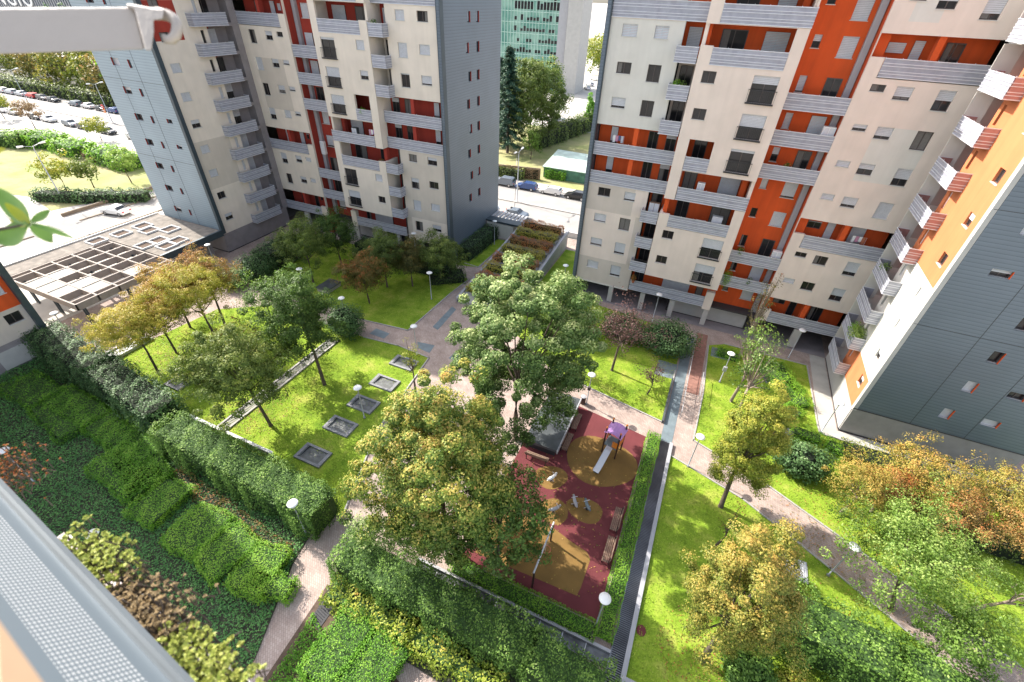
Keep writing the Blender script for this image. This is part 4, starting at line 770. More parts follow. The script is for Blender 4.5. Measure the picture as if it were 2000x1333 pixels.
hedge('low_hedge', 'knee high clipped hedge along the bottom edge of the playground', [(-8.8, 12.75), (1.0, 12.75)], 1.2, .55, 'lime', 210, .09, bump=.06, seed=6, tb=.0, group='low hedges round the playground', round_=.1)
hedge('yellow_shrub_row', 'row of yellow green flowering shrubs in front of the bottom hedge', [(-14.9, 7.9), (-9.0, 7.9), (-3.0, 7.5)], 1.5, 1.25, 'yellow', 90, .16, cat='shrub', bump=.3, seed=7, tb=.02)
bush('yellow_shrub', 'rounded yellow and orange shrub at the bottom edge, right of the golden tree', (11.9, 14.4), (1.3, 1.0), 1.5, 'yellow', 3200, .15, seed=8, tb=.1)
bush('yellow_shrub', 'second yellow green shrub at the bottom edge, farther right', (13.9, 14.3), (1.3, 1.0), 1.4, 'yellow', 2600, .15, seed=9, tb=.0)
bush('dark_shrub', 'dark green leafy shrub at the foot of the golden tree', (9.4, 14.2), (1.3, 1.5), 2.3, 'glossy', 5200, .17, seed=10, tb=-.12)
bush('round_shrub', 'round dark glossy shrub at the path crossing, top of the skylight lawn', (-32.3, 30.4), (2.3, 1.9), 3.8, 'darkg', 5200, .17, seed=11, tb=.12)
bush('dark_shrub', 'large rounded dark glossy shrub at left of the shaded lawn', at(505, 545), (2.4, 2.6), 3.4, 'darkg', 5200, .19, seed=12, tb=.08)
hedge('dark_hedge', 'dark hedge along the mauve plinth behind the glossy round shrub', [at(520, 535), at(575, 500)], 3.2, 3.2, 'darkg', 40, .19, bump=.3, seed=13, tb=.05)
bush('pale_shrub', 'pale green shrub beside the plaza paving near the autumn trees', at(458, 560), 1.8, 2.2, 'pale', 2400, .17, seed=14, tb=.1)
hedge('dark_hedge', 'dense dark hedge at the foot of the grey clad end wall', [(-29.3, 51.6), (-28.9, 60.4)], 2.3, 2.2, 'darkg', 55, .16, bump=.14, seed=15, tb=.05)
hedge('dark_hedge', 'dark shrub mass behind the shaded lawn, at the corner fin', [(-44, 47.2), (-36, 46.8), (-28.0, 46.6)], 2.8, 2.2, 'darkg', 40, .18, bump=.4, seed=16, tb=-.02)
hedge('ground_cover_hedge', 'low spreading evergreen shrubs at the right tip of the shaded lawn', [(-30.5, 44.6), (-26.8, 47.4)], 3.2, 1.0, 'green', 60, .14, bump=.2, seed=17, tb=-.12, cat='shrub')
bush('glossy_shrub', 'big dark glossy shrub by the slate path in front of the arcade', (.6, 43.6), (3.0, 2.6), 3.2, 'darkg', 7000, .2, seed=18, tb=.16)
bush('dark_shrub', 'dark shrub behind the plum tree', (-4.2, 43.6), (2.8, 1.9), 3.0, 'darkg', 4200, .2, seed=19, tb=.08)
bush('pale_shrub', 'grey green shrub between the tallest tree and the plum tree', (-9.3, 41.2), (3.0, 2.0), 3.2, 'pale', 5200, .18, seed=20, tb=-.05)
bush('glossy_shrub', 'dark glossy shrub between the oval tree and the autumn row', at(1555, 915), (2.3, 1.7), 2.4, 'darkg', 5600, .2, seed=21, tb=.14)
hedge('side_shrub', 'loose green shrub border under the autumn trees at the right', [at(1690, 965), at(1860, 1040), at(2010, 1090)], 2.6, 1.6, 'olive', 45, .17, bump=.35, seed=22, cat='shrub')
hedge('side_shrub', 'yellow green ground shrubs along the pavement below the teal end wall', [at(1640, 885), at(1800, 930), at(1990, 1000)], 2.4, 1.0, 'gold', 50, .14, bump=.25, seed=23, cat='shrub', tb=-.02)
for i, (y_, z_) in enumerate(PLROWS):
    hedge('planter_shrub', ('red and olive', 'orange and olive')[i % 2] + ' shrub row on the ramp roof, ' + ('nearest', 'second', 'third', 'fourth', 'fifth', 'sixth', 'seventh', 'eighth')[7 - i] + ' from the street', [(-24.0, y_), (-18.0, y_)], 1.5, .9, 'autumn' if i % 2 else 'gold', 110, .15, cat='shrub', group='shrub rows on the ramp roof', bump=.2, seed=100 + i, z0=z_, tb=(.32, .36)[i % 2])
# flower boxes etc handled later ; mounded ground cover in the lower left garden
def mounds(seed, n, x0, x1, y0, y1, rr_, hh):
    rs = np.random.default_rng(seed); cx, cy = rs.uniform(x0, x1, n), rs.uniform(y0, y1, n); r = rs.uniform(*rr_, n); h = rs.uniform(*hh, n)
    return lambda x, y: sum(h[k] * np.exp(-(((x - cx[k]) ** 2 + (y - cy[k]) ** 2) / r[k] ** 2) ** 1.5) for k in range(n))
if 0: mf = mounds(2, 26, -50, -17, -2, 11, (1.6, 3.2), (.2, .55)); flat = lambda x, y: .12 + .05 * np.sin(x * 1.7) * np.sin(y * 1.3)
GP = polyG('-60,720 100,700 345,880 590,1110 470,1345 -60,1345'); 
GP = [(-62, 14.4), (-36, 12.0), (-19.0, 10.4), (-18.6, 8.4), (-15.9, 2.0), (-16, -3), (-62, -3)]
sheet('planting_bed', GP, .02, M['earth'])
def bedh(x, y): return .15 + .04 * np.sin(x * 1.9) * np.sin(y * 2.1)
cover('ivy_cover', 'dark ivy carpet filling the shaded garden at lower left', 'ground cover', GP, 'ivy', 90000, .14, bedh, seed=3, kind='stuff')
def ridge(name, label, leaf, pts, wd, h, n, seed, tb=0, ls=.12):
    rs = np.random.default_rng(seed)
    hedge(name, label, pts, wd, h, leaf, n, ls, cat='shrub', bump=.16, seed=seed, tb=tb, round_=.7)
ridge('mounded_juniper', 'broad dark green mounded shrub bed left of the small path', 'lime', [at(215, 900), at(300, 960), at(240, 830)], 3.2, .9, 150, 201, -.1, .11)
ridge('mounded_juniper', 'dark mounded shrub band under the tall dark hedge', 'lime', [at(120, 780), at(200, 830), at(310, 900)], 2.6, 1.0, 150, 202, -.15, .11)
ridge('mounded_juniper', 'far dark mounds near the garage panels', 'lime', [at(40, 750), at(100, 790), at(160, 850)], 3.0, .9, 110, 203, -.25)
ridge('mounded_juniper', 'bright lime mound beside the small path, upper end', 'lime', [at(295, 975), at(345, 1000)], 3.6, .9, 230, 204, .12, .095)
ridge('mounded_juniper', 'bright lime mound in the middle of the shaded bed', 'lime', [at(360, 1030), at(430, 1060), at(470, 1110)], 3.4, 1.0, 230, 205, .15, .095)
ridge('mounded_juniper', 'lime and yellow mound at the lower end by the path', 'lime', [at(480, 1110), at(545, 1130), at(520, 1170)], 3.2, 1.0, 230, 206, .18, .095)
ridge('rusty_shrub', 'rust and green low shrubs below the bright hedge', 'rust', [at(350, 930), at(430, 990), at(560, 1085)], 1.1, .45, 70, 207, .0)
ridge('mounded_shrub', 'large smooth dark green mound at the bottom centre', 'lime', [at(640, 1250), at(700, 1290), at(760, 1345)], 4.2, 1.1, 200, 208, -.05, .095)
sheet('planting_bed', [(-15.6, 8.3), (-6, 5.0), (-3, 4), (-3, -3), (-14.8, -3)], .02, M['soil'])
sheet('planting_bed', [(-16.0, 11.2), (-15.2, 7.0), (3.3, 6.4), (3.3, 11.0), (-6, 11.2)], .024, M['earth'])
cover('ivy_cover', 'green ivy carpet at the bottom centre beside the dark mound', 'ground cover', [(-15.2, 6.6), (-9, 4.0), (-6, 2.5), (-6, -2), (-14.4, -2)], 'lime', 16000, .12, bedh, seed=9, kind='stuff', tb=-.2)
for i, (p, lb) in enumerate(((polyG('1505,715 1560,800'), 'wide lime ground shrub nearest the arcade on the right lawn'), (polyG('1535,750 1560,775'), 'round lime shrub in the right lawn, above the slate stones'), (polyG('1530,800 1560,820'), 'round lime shrub in the middle of the right lawn'), (polyG('1545,845 1600,865'), 'lime shrub just above the dark glossy shrub'), (polyG('1610,870 1650,890'), 'lime shrub nearest the end wall pavement'), (polyG('1400,690 1440,705'), 'low lime shrub by the brick ramp'))):
    hedge('lime_shrub', lb, p, 1.5 if i else 2.4, .8, 'lime', 110, .12, cat='shrub', group='lime shrubs on the right lawn', bump=.2, seed=300 + i, tb=.14, round_=.9)
for i, p in enumerate(('1520,770 1540,764 1552,782 1530,790', '1522,838 1542,836 1556,852 1530,860', '1488,735 1500,728 1512,742 1496,750')): sheet('slate_slab', polyG(p), .05, M['slate'])
# short grass blades over the lawns near the camera
def grassy(poly, n, sd, lb): cover('lawn_grass', lb, 'grass', poly, 'grass', n, .10, lambda x, y: .03 + 0 * x, seed=sd, kind='stuff', tvar=.13)
grassy(LD, 26000, 1, 'mown grass of the long bright lawn beside the grating'); grassy(LA, 26000, 2, 'mown grass of the lawn with the skylights'); grassy(LC, 12000, 3, 'mown grass under the plum tree'); grassy(LE, 20000, 4, 'mown grass of the right lawn'); grassy(LB, 16000, 5, 'mown grass of the shaded lawn')

# leaves blown down under the trees
def fallen(name, label, c, r, n, leaf, sd, z=.05):
    rs = np.random.default_rng(sd); a = rs.uniform(0, 6.283, n); q = r * rs.uniform(0, 1, n) ** .7; P = np.column_stack([c[0] + q * np.cos(a), c[1] + q * np.sin(a), np.full(n, z)]); N_ = rs.normal(0, .3, (n, 3)) + [0, 0, 1]
    tag(leaves(name, P, N_, .11, rs.uniform(.3, 1, n), L[leaf]), label, 'fallen leaves', kind='stuff')
fallen('fallen_leaves', 'fallen leaves on the lawn under the olive tree', at(505, 800), 3.6, 900, 'autumn', 1); fallen('fallen_leaves', 'fallen leaves under the autumn trees by the pergola', at(340, 700), 5, 1400, 'autumn', 2); fallen('fallen_leaves', 'fallen leaves scattered on the red playground', (-3.5, 20), 6.5, 500, 'amber', 3, .045)
fallen('fallen_leaves', 'fallen leaves round the golden orange tree', at(1380, 1285), 3, 900, 'autumn', 4); fallen('fallen_leaves', 'fallen leaves on the brick path at lower right', (14, 25), 6, 700, 'autumn', 5); fallen('fallen_leaves', 'fallen leaves on the lawn below the right autumn trees', (19, 27), 6, 1200, 'autumn', 6)
M['wellstone'] = mat('grey_well_stone', (.23, .23, .24), .7, .15, 3)
M['brownpost'] = mat('dark_brown_post', (.045, .02, .018), .5); M['steelw'] = mat('bright_steel', (.7, .7, .72), .3, metal=.3); M['walkp'] = mat('dusty_glass_panel', (.10, .105, .11), .35, .6, 1.2, metal=.3, dist=1.5); M['shadegreen'] = mat('green_shade_net', (.06, .16, .12), .8, .3, 1); M['drywood'] = mat('weathered_board', (.28, .23, .17), .9, .3, 3)
# ------------------------------------------------------------------ garden furniture and small structures
def well(cx, cy, sx, sy, label, slope=.12, rot=0):
    o = empty('skylight_well', (cx, cy, 0), label, 'skylight', 'stone framed skylight wells in the lawn'); mb = MB(); h = .2
    for a, b, c, d_ in ((-1, 1, -1, -.74), (-1, 1, .74, 1), (-1, -.78, -.74, .74), (.78, 1, -.74, .74)): mb.box(cx + a * sx, cx + b * sx, cy + c * sy, cy + d_ * sy, 0, h)
    mb.build('stone_coping', 'wellstone', o, bevel=.015)
    mb = MB(); v = [(cx - .78 * sx, cy - .74 * sy, .16), (cx + .78 * sx, cy - .74 * sy, .16), (cx + .78 * sx, cy + .74 * sy, .05), (cx - .78 * sx, cy + .74 * sy, .05)]; mb.quad(v)
    mb.build('sloped_pane', 'roofdark', o)
    mb = MB(); mb.box(cx - .78 * sx, cx - .66 * sx, cy - .74 * sy, cy + .74 * sy, .12, .22); mb.build('inner_ledge', 'slate', o); return o
M['roofdark'] = mat('dusty_dark_pane', (.13, .135, .13), .55, .35, 2.5)
well(-23.75, 15.85, 1.32, .82, 'grey stone skylight well in the lawn nearest the bright hedge'); well(-23.85, 19.3, 1.32, .82, 'grey stone skylight well, second up from the bright hedge')
well(-23.75, 22.35, 1.32, .82, 'grey stone skylight well under the lawn lamp'); well(-23.75, 25.55, 1.32, .82, 'grey stone skylight well, second down from the young yellow tree'); well(-23.8, 28.9, 1.32, .82, 'grey stone skylight well beside the young yellow tree')
well(-41.3, 17.1, 1.0, .85, 'dark skylight well in the lawn beside the tall dark hedge'); well(-41.6, 20.6, .9, .6, 'small dark skylight well between autumn and olive trees')
o = empty('vent_box', (-40.7, 37, 0), 'grey metal topped vent box on the shaded lawn', 'vent'); mb = MB(); mb.box(-41.6, -39.9, 35.9, 38.3, 0, .5); mb.build('curb', 'kerb', o); mb = MB(); mb.box(-41.7, -39.8, 35.8, 38.4, .5, .58); mb.build('lid', 'slate', o)
o = empty('lawn_grating', (-32.8, 20, 0), 'white edged stone grating strip running up through the skylight lawn', 'grating'); mb = MB()
for x_ in (-33.3, -32.3): mb.box(x_ - .09, x_ + .09, 14.7, 29.0, 0, .16); mb.build('coping', 'kerb', o); mb = MB()
for k in range(95): mb.box(-33.2, -32.4, 14.75 + k * .148, 14.83 + k * .148, .04, .09)
mb.build('slats', 'plinth', o)
o = empty('retaining_wall', (-31, 14.4, 0), 'low wall with white coping between the bright hedge and the skylight lawn', 'wall'); mb = MB(); mb.box(-36.2, -26.5, 14.25, 14.5, .5, .62); mb.build('coping', 'kerb_w', o); mb = MB(); mb.box(-36.2, -26.5, 14.28, 14.46, 0, .5); mb.build('wall_face', 'pipe', o)
o = empty('lawn_grating', (-50.5, 17.5, 0), 'white edged vent grating beside the autumn trees at the pergola corner', 'grating'); mb = MB(); mb.box(-51.6, -51.4, 16.2, 20.5, 0, .35); mb.build('coping', 'kerb_w', o); mb = MB(); mb.box(-50.1, -49.9, 16.0, 20.5, 0, .35); mb.build('coping', 'kerb_w', o); mb = MB(); mb.box(-51.4, -50.1, 16.2, 20.5, 0, .2); mb.build('slats', 'roofdark', o)
# grated channel on the right of the playground
M['galv'] = mat('galvanised_bars', (.20, .21, .23), .35, .35, .5, metal=.85)
o = empty('grated_channel', (2.7, 12, 0), 'long dark steel grating channel with a pale metal edge beside the low hedge', 'grating')
mb = MB()
for k in range(300): mb.box(2.25, 3.02, -6 + k * .12, -5.95 + k * .12, .10, .16)
mb.build('grating_bars', 'galv', o); M_ = None
mb = MB(); mb.box(2.25, 3.02, -6, 30, .01, .02); mb.build('pit_shade_sheet', 'base', o)  # flat dark sheet painting in the shade below the bars
mb = MB(); mb.box(2.18, 2.25, -6, 30, 0, .2); mb.build('edge_angle', 'galv', o); mb = MB(); mb.box(3.02, 3.3, -6, 30, 0, .24); mb.build('side_coping', 'pipe', o)
o = empty('grated_walkway', (-3, 11.9, 0), 'dark glass and steel walkway panels between the low hedge and the tall bottom hedge', 'walkway')
for k in range(9):
    mb = MB(); mb.box(-11 + k * 1.47, -9.56 + k * 1.47, 11.25, 12.0, .02, .1); mb.build('walkway_panel', 'walkp', o)
mb = MB()
for k in range(9): mb.box(-11.03 + k * 1.47, -10.99 + k * 1.47, 11.2, 12.02, .03, .125)
mb.build('light_joint', 'rail', o); mb = MB(); mb.box(-11.2, 2.18, 12.02, 12.2, 0, .3); mb.build('side_coping', 'pipe', o)
mb = MB()
for k in range(5): mb.box(3.4 + k * 1.47, 4.82 + k * 1.47, 9.6, 11.0, .02, .1)
mb.build('walkway_panel', 'walkp', o); mb = MB(); mb.box(3.3, 11, 11.0, 11.25, 0, .25); mb.build('side_coping', 'pipe', o)
o = empty('floor_grating', (12.3, 22.8, 0), 'grey ribbed floor grating behind the golden tree', 'grating'); mb = MB(); mb.box(10.9, 13.4, 21.6, 23.2, 0, .12); mb.build('frame', 'pipe', o); mb = MB()
for k in range(16): mb.box(10.98 + k * .15, 11.06 + k * .15, 21.65, 23.15, .12, .15)
mb.build('ribs', 'rail', o)
o = empty('floor_grating', (-17.6, 6.8, 0), 'small ribbed drain grating across the lower path', 'grating'); mb = MB(); mb.prism(polyG('604,1212 650,1150 668,1168 622,1232'), .0, .05); mb.build('frame', 'base', o); mb = MB()
a_, b_ = G(606, 1212)[:2], G(650, 1154)[:2]; c_, d_ = G(620, 1226)[:2], G(664, 1168)[:2]
for k in range(14):
    t = (k + .3) / 14; p = Vector(a_).lerp(Vector(b_), t); q = Vector(c_).lerp(Vector(d_), t); mb.tube([(*p, .06), (*q, .06)], .018, 4)
mb.build('ribs', 'base', o)
tag(MB().prism(blob(3.65, 14.1, .3, .35, 8, 0), .03, .06).build('manhole_cover', 'red_rubber'), 'small reddish manhole cover in the grass beside the channel', 'manhole cover')
# handrails and low walls of the brick ramp
for i, (x_, lb) in enumerate(((3.42, 'long thin handrail on the left side of the brick ramp'), (4.75, 'thin handrail on the right side of the brick ramp'))):
    o = empty('handrail', (x_, 40, 0), lb, 'handrail'); mb = MB(); y0_, y1_ = (33.5, 46.5) if i == 0 else (36.5, 40.2); mb.tube([(x_, y0_, .9), (x_, y1_, .95)], .025, 6)
    mb.build('rail', 'rail', o)
    for k in range(5): mb = MB(); y_ = y0_ + (y1_ - y0_) * k / 4; mb.tube([(x_, y_, 0), (x_, y_, .92)], .02, 5); mb.build('post', 'rail', o)
sheet('brick_ramp', [(3.5, 37.5), (4.7, 37.5), (4.7, 48.5), (3.5, 48.5)], .03, mat('brick_red_paving', (.26, .13, .10), .9, .2, 3))
wallthing('low_wall', 'thin dark edged low wall along the left of the brick path', 'wall', [(1.95, 32.2), (2.1, 32.2), (2.1, 38.6), (1.95, 38.6)], .35, 'slate')
# lamps
def lampobj(h=3.75):
    o = empty('garden_lamp', (0, 0, 0), 'x', 'street lamp', 'mushroom head lamps in the courtyard'); mb = MB(); mb.tube([(0, 0, 0), (0, 0, .12)], .11, 10); mb.tube([(0, 0, .1), (0, 0, h - .35), (.0, 0, h - .12)], [.05, .04, .035], 8); mb.build('pole', 'pole', o, smooth=True)
    mb = MB(); mb.lathe((0, 0, h), [(.05, -.18), (.10, -.12), (.30, -.05), (.36, 0.0), (.34, .05), (.15, .10), (.01, .11)], 24); mb.build('lamp_head', 'lampw', o, smooth=True)
    mb = MB(); mb.lathe((0, 0, h), [(.09, -.24), (.10, -.16), (.06, -.14)], 12); mb.build('lamp_neck', 'frame', o, smooth=True); return o
LP = [(4.79, 28.15, 'mushroom lamp by the path junction, left of the oval yellow green tree'), (6.49, 40.5, 'mushroom lamp with a grey box on its pole, on the right lawn'), (15.5, 37.4, 'mushroom lamp by the corner of the teal grey end wall'),
 (-27.84, 40.77, 'mushroom lamp on the shaded lawn, near its right corner'), (-4.98, 31.49, 'mushroom lamp with a dark box, at the head of the playground'), (-13.69, 50.2, 'mushroom lamp in the grass by the dark corner fin of the orange block'),
 (-27.6, 58.5, 'mushroom lamp in the narrow lawn below the gatehouse wall'), (1.0, 13.2, 'mushroom lamp at the bottom corner of the playground'), (-19.35, 10.38, 'mushroom lamp poking out of the bright green hedge'), (-28.7, 3.7, 'mushroom lamp in the ivy beside the balcony planter'),
 (-40.85, 4.97, 'mushroom lamp in the ivy at the left edge'), (-22.64, 21.03, 'mushroom lamp between skylight wells'), (-23.38, 30.68, 'mushroom lamp at the crossing, top corner of the skylight lawn'), (-33.3, 31.6, 'mushroom lamp behind the round glossy shrub'), (-9.78, 13.46, 'mushroom lamp under the wide yellow tipped tree'),
 (-1.75, 48.52, 'mushroom lamp before the arcade columns of the orange block'), (13.2, 48.15, 'mushroom lamp in front of the dark garage opening'), (-56.8, 34.02, 'mushroom lamp beside the fascia of the flat gravel roof'), (-35.69, 49.3, 'mushroom lamp before the arcade of the dark red block'), (-42.03, 34.49, 'mushroom lamp at the left edge of the shaded lawn'), (-56.6, 16.6, 'mushroom lamp in the plaza in front of the pergola posts'), (14.72, 22.9, 'mushroom lamp within the pale green spreading tree')]
lp0 = lampobj(); kl = []
for i, (x_, y_, lb) in enumerate(LP):
    q = lp0 if i == 0 else dup(lp0, (0, 0, 0)); q.location = (x_, y_, 0); q['label'] = lb; kl.append(q)
mb = MB(); mb.box(-.17, .17, -.12, .12, 1.55, 2.05); b_ = mb.build('control_box', 'pipe'); b_.parent = kl[1]
mb = MB(); mb.box(-.14, .14, -.12, .12, 1.9, 2.25); b_ = mb.build('control_box', 'frame'); b_.parent = kl[4]
# tall street lights
def streetlight(loc, rz, label):
    o = empty('street_light', loc, label, 'street light', 'tall street lights along the roads'); mb = MB(); c_, s_ = math.cos(rz), math.sin(rz); x_, y_ = loc[:2]
    mb.tube([(x_, y_, 0), (x_, y_, 8.4), (x_ + .25 * c_, y_ + .25 * s_, 9.0)], [.11, .07, .05], 8); mb.build('pole', 'pole', o, smooth=True)
    for k in (1, -1): mb = MB(); mb.tube([(x_, y_, 8.8), (x_ + k * c_ * 1.1, y_ + k * s_ * 1.1, 9.1)], .04, 6); mb.build('arm', 'pole', o); mb = MB(); mb.tube([(x_ + k * c_ * 1.1, y_ + k * s_ * 1.1, 9.1), (x_ + k * c_ * 1.9, y_ + k * s_ * 1.9, 9.15)], [.12, .16], 8); mb.build('lamp_head', 'lampw', o)
for loc, lb in (((-31.6, 76.5, 0), 'tall street light on the median between the two blocks'), ((-184.9, 77.5, 0), 'tall double street light on the median at the far left'), ((-147.1, 76.8, 0), 'tall double street light on the median near the yellow skip'), ((-212, 77, 0), 'tall double street light on the median, farthest left'), ((-99.5, 39.2, 0), 'tall street light on the pavement beside the park hedge'), ((-107, 33, 0), 'tall street light on the side road behind the near leaves')):
    streetlight(loc, R_(90), lb)
# benches
def bench():
    o = empty('park_bench', (0, 0, 0), 'x', 'bench', 'slatted benches around the playground')
    mb = MB(); [mb.box(-1.0, 1.0, -.24 + k * .12, -.15 + k * .12, .42, .46) for k in range(4)]; mb.build('seat', 'wood', o)
    mb = MB(); [mb.box(-1.0, 1.0, .26 + k * .03, .29 + k * .03, .55 + k * .13, .65 + k * .13) for k in range(3)]; mb.build('backrest', 'wood', o)
    for x_ in (-.85, .85):
        mb = MB(); mb.box(x_ - .03, x_ + .03, -.24, .3, .38, .42); mb.box(x_ - .03, x_ + .03, -.24, -.18, 0, .38); mb.box(x_ - .03, x_ + .03, .24, .3, 0, .85); mb.build('leg', 'blackiron', o)
    return o
bn = bench(); Bs = [(.45, 20.6, -90, 'slatted bench by the low hedge, upper of the two on the right side'), (.5, 18.1, -90, 'slatted bench by the low hedge, lower of the two on the right side'), (-5.1, 28.6, 90, 'dark bench along the slate roof edge, nearest the litter bin'), (-5.1, 26.0, 90, 'dark bench along the slate roof edge, middle of its side'), (-6.9, 23.4, 180, 'dark bench at the front end of the slate roof')]
for i, (x_, y_, a, lb) in enumerate(Bs):
    q = bn if i == 0 else dup(bn, (0, 0, 0)); q.location = (x_, y_, .02); q.rotation_euler = (0, 0, R_(a)); q['label'] = lb
o = empty('shelter_roof', (-6.8, 27.3, 0), 'dark slate clad flat roof of a low stair cover beside the playground', 'roof'); mb = MB(); mb.box(-8.4, -5.5, 24.2, 30.9, .75, 1.0); mb.build('roof', 'slate', o); mb = MB(); mb.box(-8.3, -5.7, 24.4, 30.7, 0, .75); mb.build('wall', 'base', o); mb = MB(); mb.box(-5.5, -5.4, 24.1, 31.0, .72, 1.06); mb.build('edge_trim', 'pipe', o)
o = empty('litter_bin', (-5.35, 31.5, 0), 'dark round litter bin at the head of the slate roof', 'litter bin'); mb = MB(); mb.lathe((-5.35, 31.5, 0), [(.25, 0), (.27, .8), (.24, .82)], 16); mb.build('body', 'wood_d', o, smooth=False); mb = MB(); mb.lathe((-5.35, 31.5, .82), [(.27, 0), (.27, .06), (.12, .1)], 16); mb.build('rim', 'pipe', o)
# play tower with slide
o = empty('play_tower', (-1.5, 26.8, 0), 'playground tower with purple roof, orange panels and a steel slide', 'slide'); tx, ty = -1.45, 27.0; ro = R_(-12)
def T(x, y, z): return (tx + x * math.cos(ro) - y * math.sin(ro), ty + x * math.sin(ro) + y * math.cos(ro), z)
for a, b in ((-.6, -.6), (.6, -.6), (-.6, .6), (.6, .6)):
    mb = MB(); mb.tube([T(a, b, 0), T(a, b, 3.05)], .065, 8); p_ = mb.build('post', 'brownpost', o); mb = MB(); mb.lathe(T(a, b, 3.05), [(.065, 0), (.09, .06), (.05, .15), (.01, .17)], 8); mb.build('post_cap', 'orange_p', p_)
mb = MB(); q = [T(-.68, -.75, 0), T(.68, -.75, 0), T(.68, .75, 0), T(-.68, .75, 0)]
for k in range(5):
    z0, z1 = 2.55 + .28 * math.sin(math.pi * k / 5), 2.55 + .28 * math.sin(math.pi * (k + 1) / 5); a, b = -.75 + 1.5 * k / 5, -.75 + 1.5 * (k + 1) / 5
    mb.quad([T(a, -.72, z0), T(b, -.72, z1), T(b, .72, z1), T(a, .72, z0)]); mb.quad([T(a, -.72, z0 - .04), T(a, .72, z0 - .04), T(b, .72, z1 - .04), T(b, -.72, z1 - .04)])
mb.build('roof', 'purple', o)
mb = MB(); mb.prism([T(-.6, -.6, 0)[:2], T(.6, -.6, 0)[:2], T(.6, .6, 0)[:2], T(-.6, .6, 0)[:2]], 1.05, 1.12); mb.build('platform', 'slate_b', o)
for (a, b, c, d_) in ((-.62, .0, -.62, .55), (.62, -.5, .62, .5), (.12, -.62, .58, -.62)):
    mb = MB(); p, q = T(a, b, 1.25), T(c, d_, 1.25); n_ = Vector((q[1] - p[1], p[0] - q[0], 0)).normalized() * .025
    mb.v += [tuple(Vector(x) + s * n_ + Vector((0, 0, z))) for s in (-1, 1) for x, z in ((p, 0), (q, 0), (q, .65), (p, .65))]; [(mb.f.append(f), mb.m.append(0)) for f in ((0, 1, 2, 3), (7, 6, 5, 4), (0, 4, 5, 1), (1, 5, 6, 2), (2, 6, 7, 3), (3, 7, 4, 0))]; mb.build('side_panel', 'orange_p', o)
mb = MB(); S_ = [(0, -.6, 1.12), (0, -.95, 1.05), (0, -2.3, .38), (0, -2.65, .28), (0, -2.95, .27)]
for a, b in zip(S_, S_[1:]):
    for (xa, xb, za, zb) in ((-.24, .24, 0, 0), (-.24, -.27, 0, .16), (.24, .27, 0, .16)): mb.quad([T(xa, a[1], a[2] + za), T(xb, a[1], a[2] + zb), T(xb, b[1], b[2] + zb), T(xa, b[1], b[2] + za)])
mb.build('slide_chute', 'steelw', o); mb = MB(); mb.box(*(lambda p: (p[0] - .2, p[0] + .2))(T(0, -2.8, 0)), *(lambda p: (p[1] - .05, p[1] + .05))(T(0, -2.8, 0)), 0, .25); mb.build('slide_foot', 'slate', o)
mb = MB(); 
for k in range(5): mb.tube([T(-.3, .62 + .1 * (4 - k), .2 + k * .2), T(.3, .62 + .1 * (4 - k), .2 + k * .2)], .02, 6)
mb.build('ladder_rungs', 'rail', o); mb = MB(); mb.tube([T(-.62, -.2, 1.9), T(-.62, .2, 2.05), T(-.6, .5, 1.95)], .02, 6); mb.build('grab_rail', 'rail', o)
# spring riders
def rider(x_, y_, a, label, c):
    o = empty('spring_rider', (x_, y_, 0), label, 'spring rider', 'spring riders on the playground'); ca, sa = math.cos(a), math.sin(a); F = lambda u, v, z: (x_ + u * ca - v * sa, y_ + u * sa + v * ca, z)
    mb = MB(); mb.tube([F(.09 * math.cos(k), .09 * math.sin(k), .03 + k * .0125) for k in np.linspace(0, 25, 80)], .018, 5); mb.build('spring', 'blackiron', o)
    mb = MB(); mb.tube([F(-.42, 0, .50), F(-.2, 0, .46), F(.15, 0, .47), F(.35, 0, .62), F(.52, 0, .78)], [.06, .13, .14, .11, .07], 10); mb.build('body', c, o, smooth=True)
    mb = MB(); mb.tube([F(.28, -.24, .78), F(.28, .24, .78)], .02, 6); mb.build('handle', 'rail', o); mb = MB(); mb.tube([F(.05, -.28, .28), F(.05, .28, .28)], .025, 6); mb.build('footrest', 'rail', o)
rider(-5.1, 21.9, 1.0, 'white and red spring rider on the upper ochre patch', 'lampw'); rider(-4.0, 19.4, .7, 'grey spring rider on the round ochre patch', 'pipe'); rider(-2.7, 20.6, 2.2, 'grey spring rider, left of the pair on the right ochre patch', 'pipe'); rider(-1.75, 20.7, 2.3, 'dark spring rider, right of the pair on the right ochre patch', 'slate_b')
o = empty('swing_frame', (-3.4, 15.3, 0), 'steel swing beam on two dark posts with a ring seat, on the ochre patch', 'swing'); A_, B_ = (-3.42, 17.2), (-3.42, 13.7)
mb = MB(); mb.tube([(A_[0] + .0, A_[1] + .15, 2.2), (B_[0], B_[1] - .15, 2.2)], .06, 8); mb.build('beam', 'rail', o)
for p in (A_, B_): mb = MB(); mb.tube([(*p, 0), (*p, 2.2)], .07, 8); mb.build('post', 'brownpost', o)
mb = MB(); ring = [(-3.42 + .3 * math.cos(t), 16.2 + .3 * math.sin(t), .55) for t in np.linspace(0, 6.283, 17)]; mb.tube(ring, .035, 5); mb.build('ring_seat', 'terr', o)
for k in (-1, 1): mb = MB(); mb.tube([(-3.42, 16.2 + .3 * k, .55), (-3.42, 16.2 + .12 * k, 2.18)], .01, 4); mb.build('chain', 'rail', o)
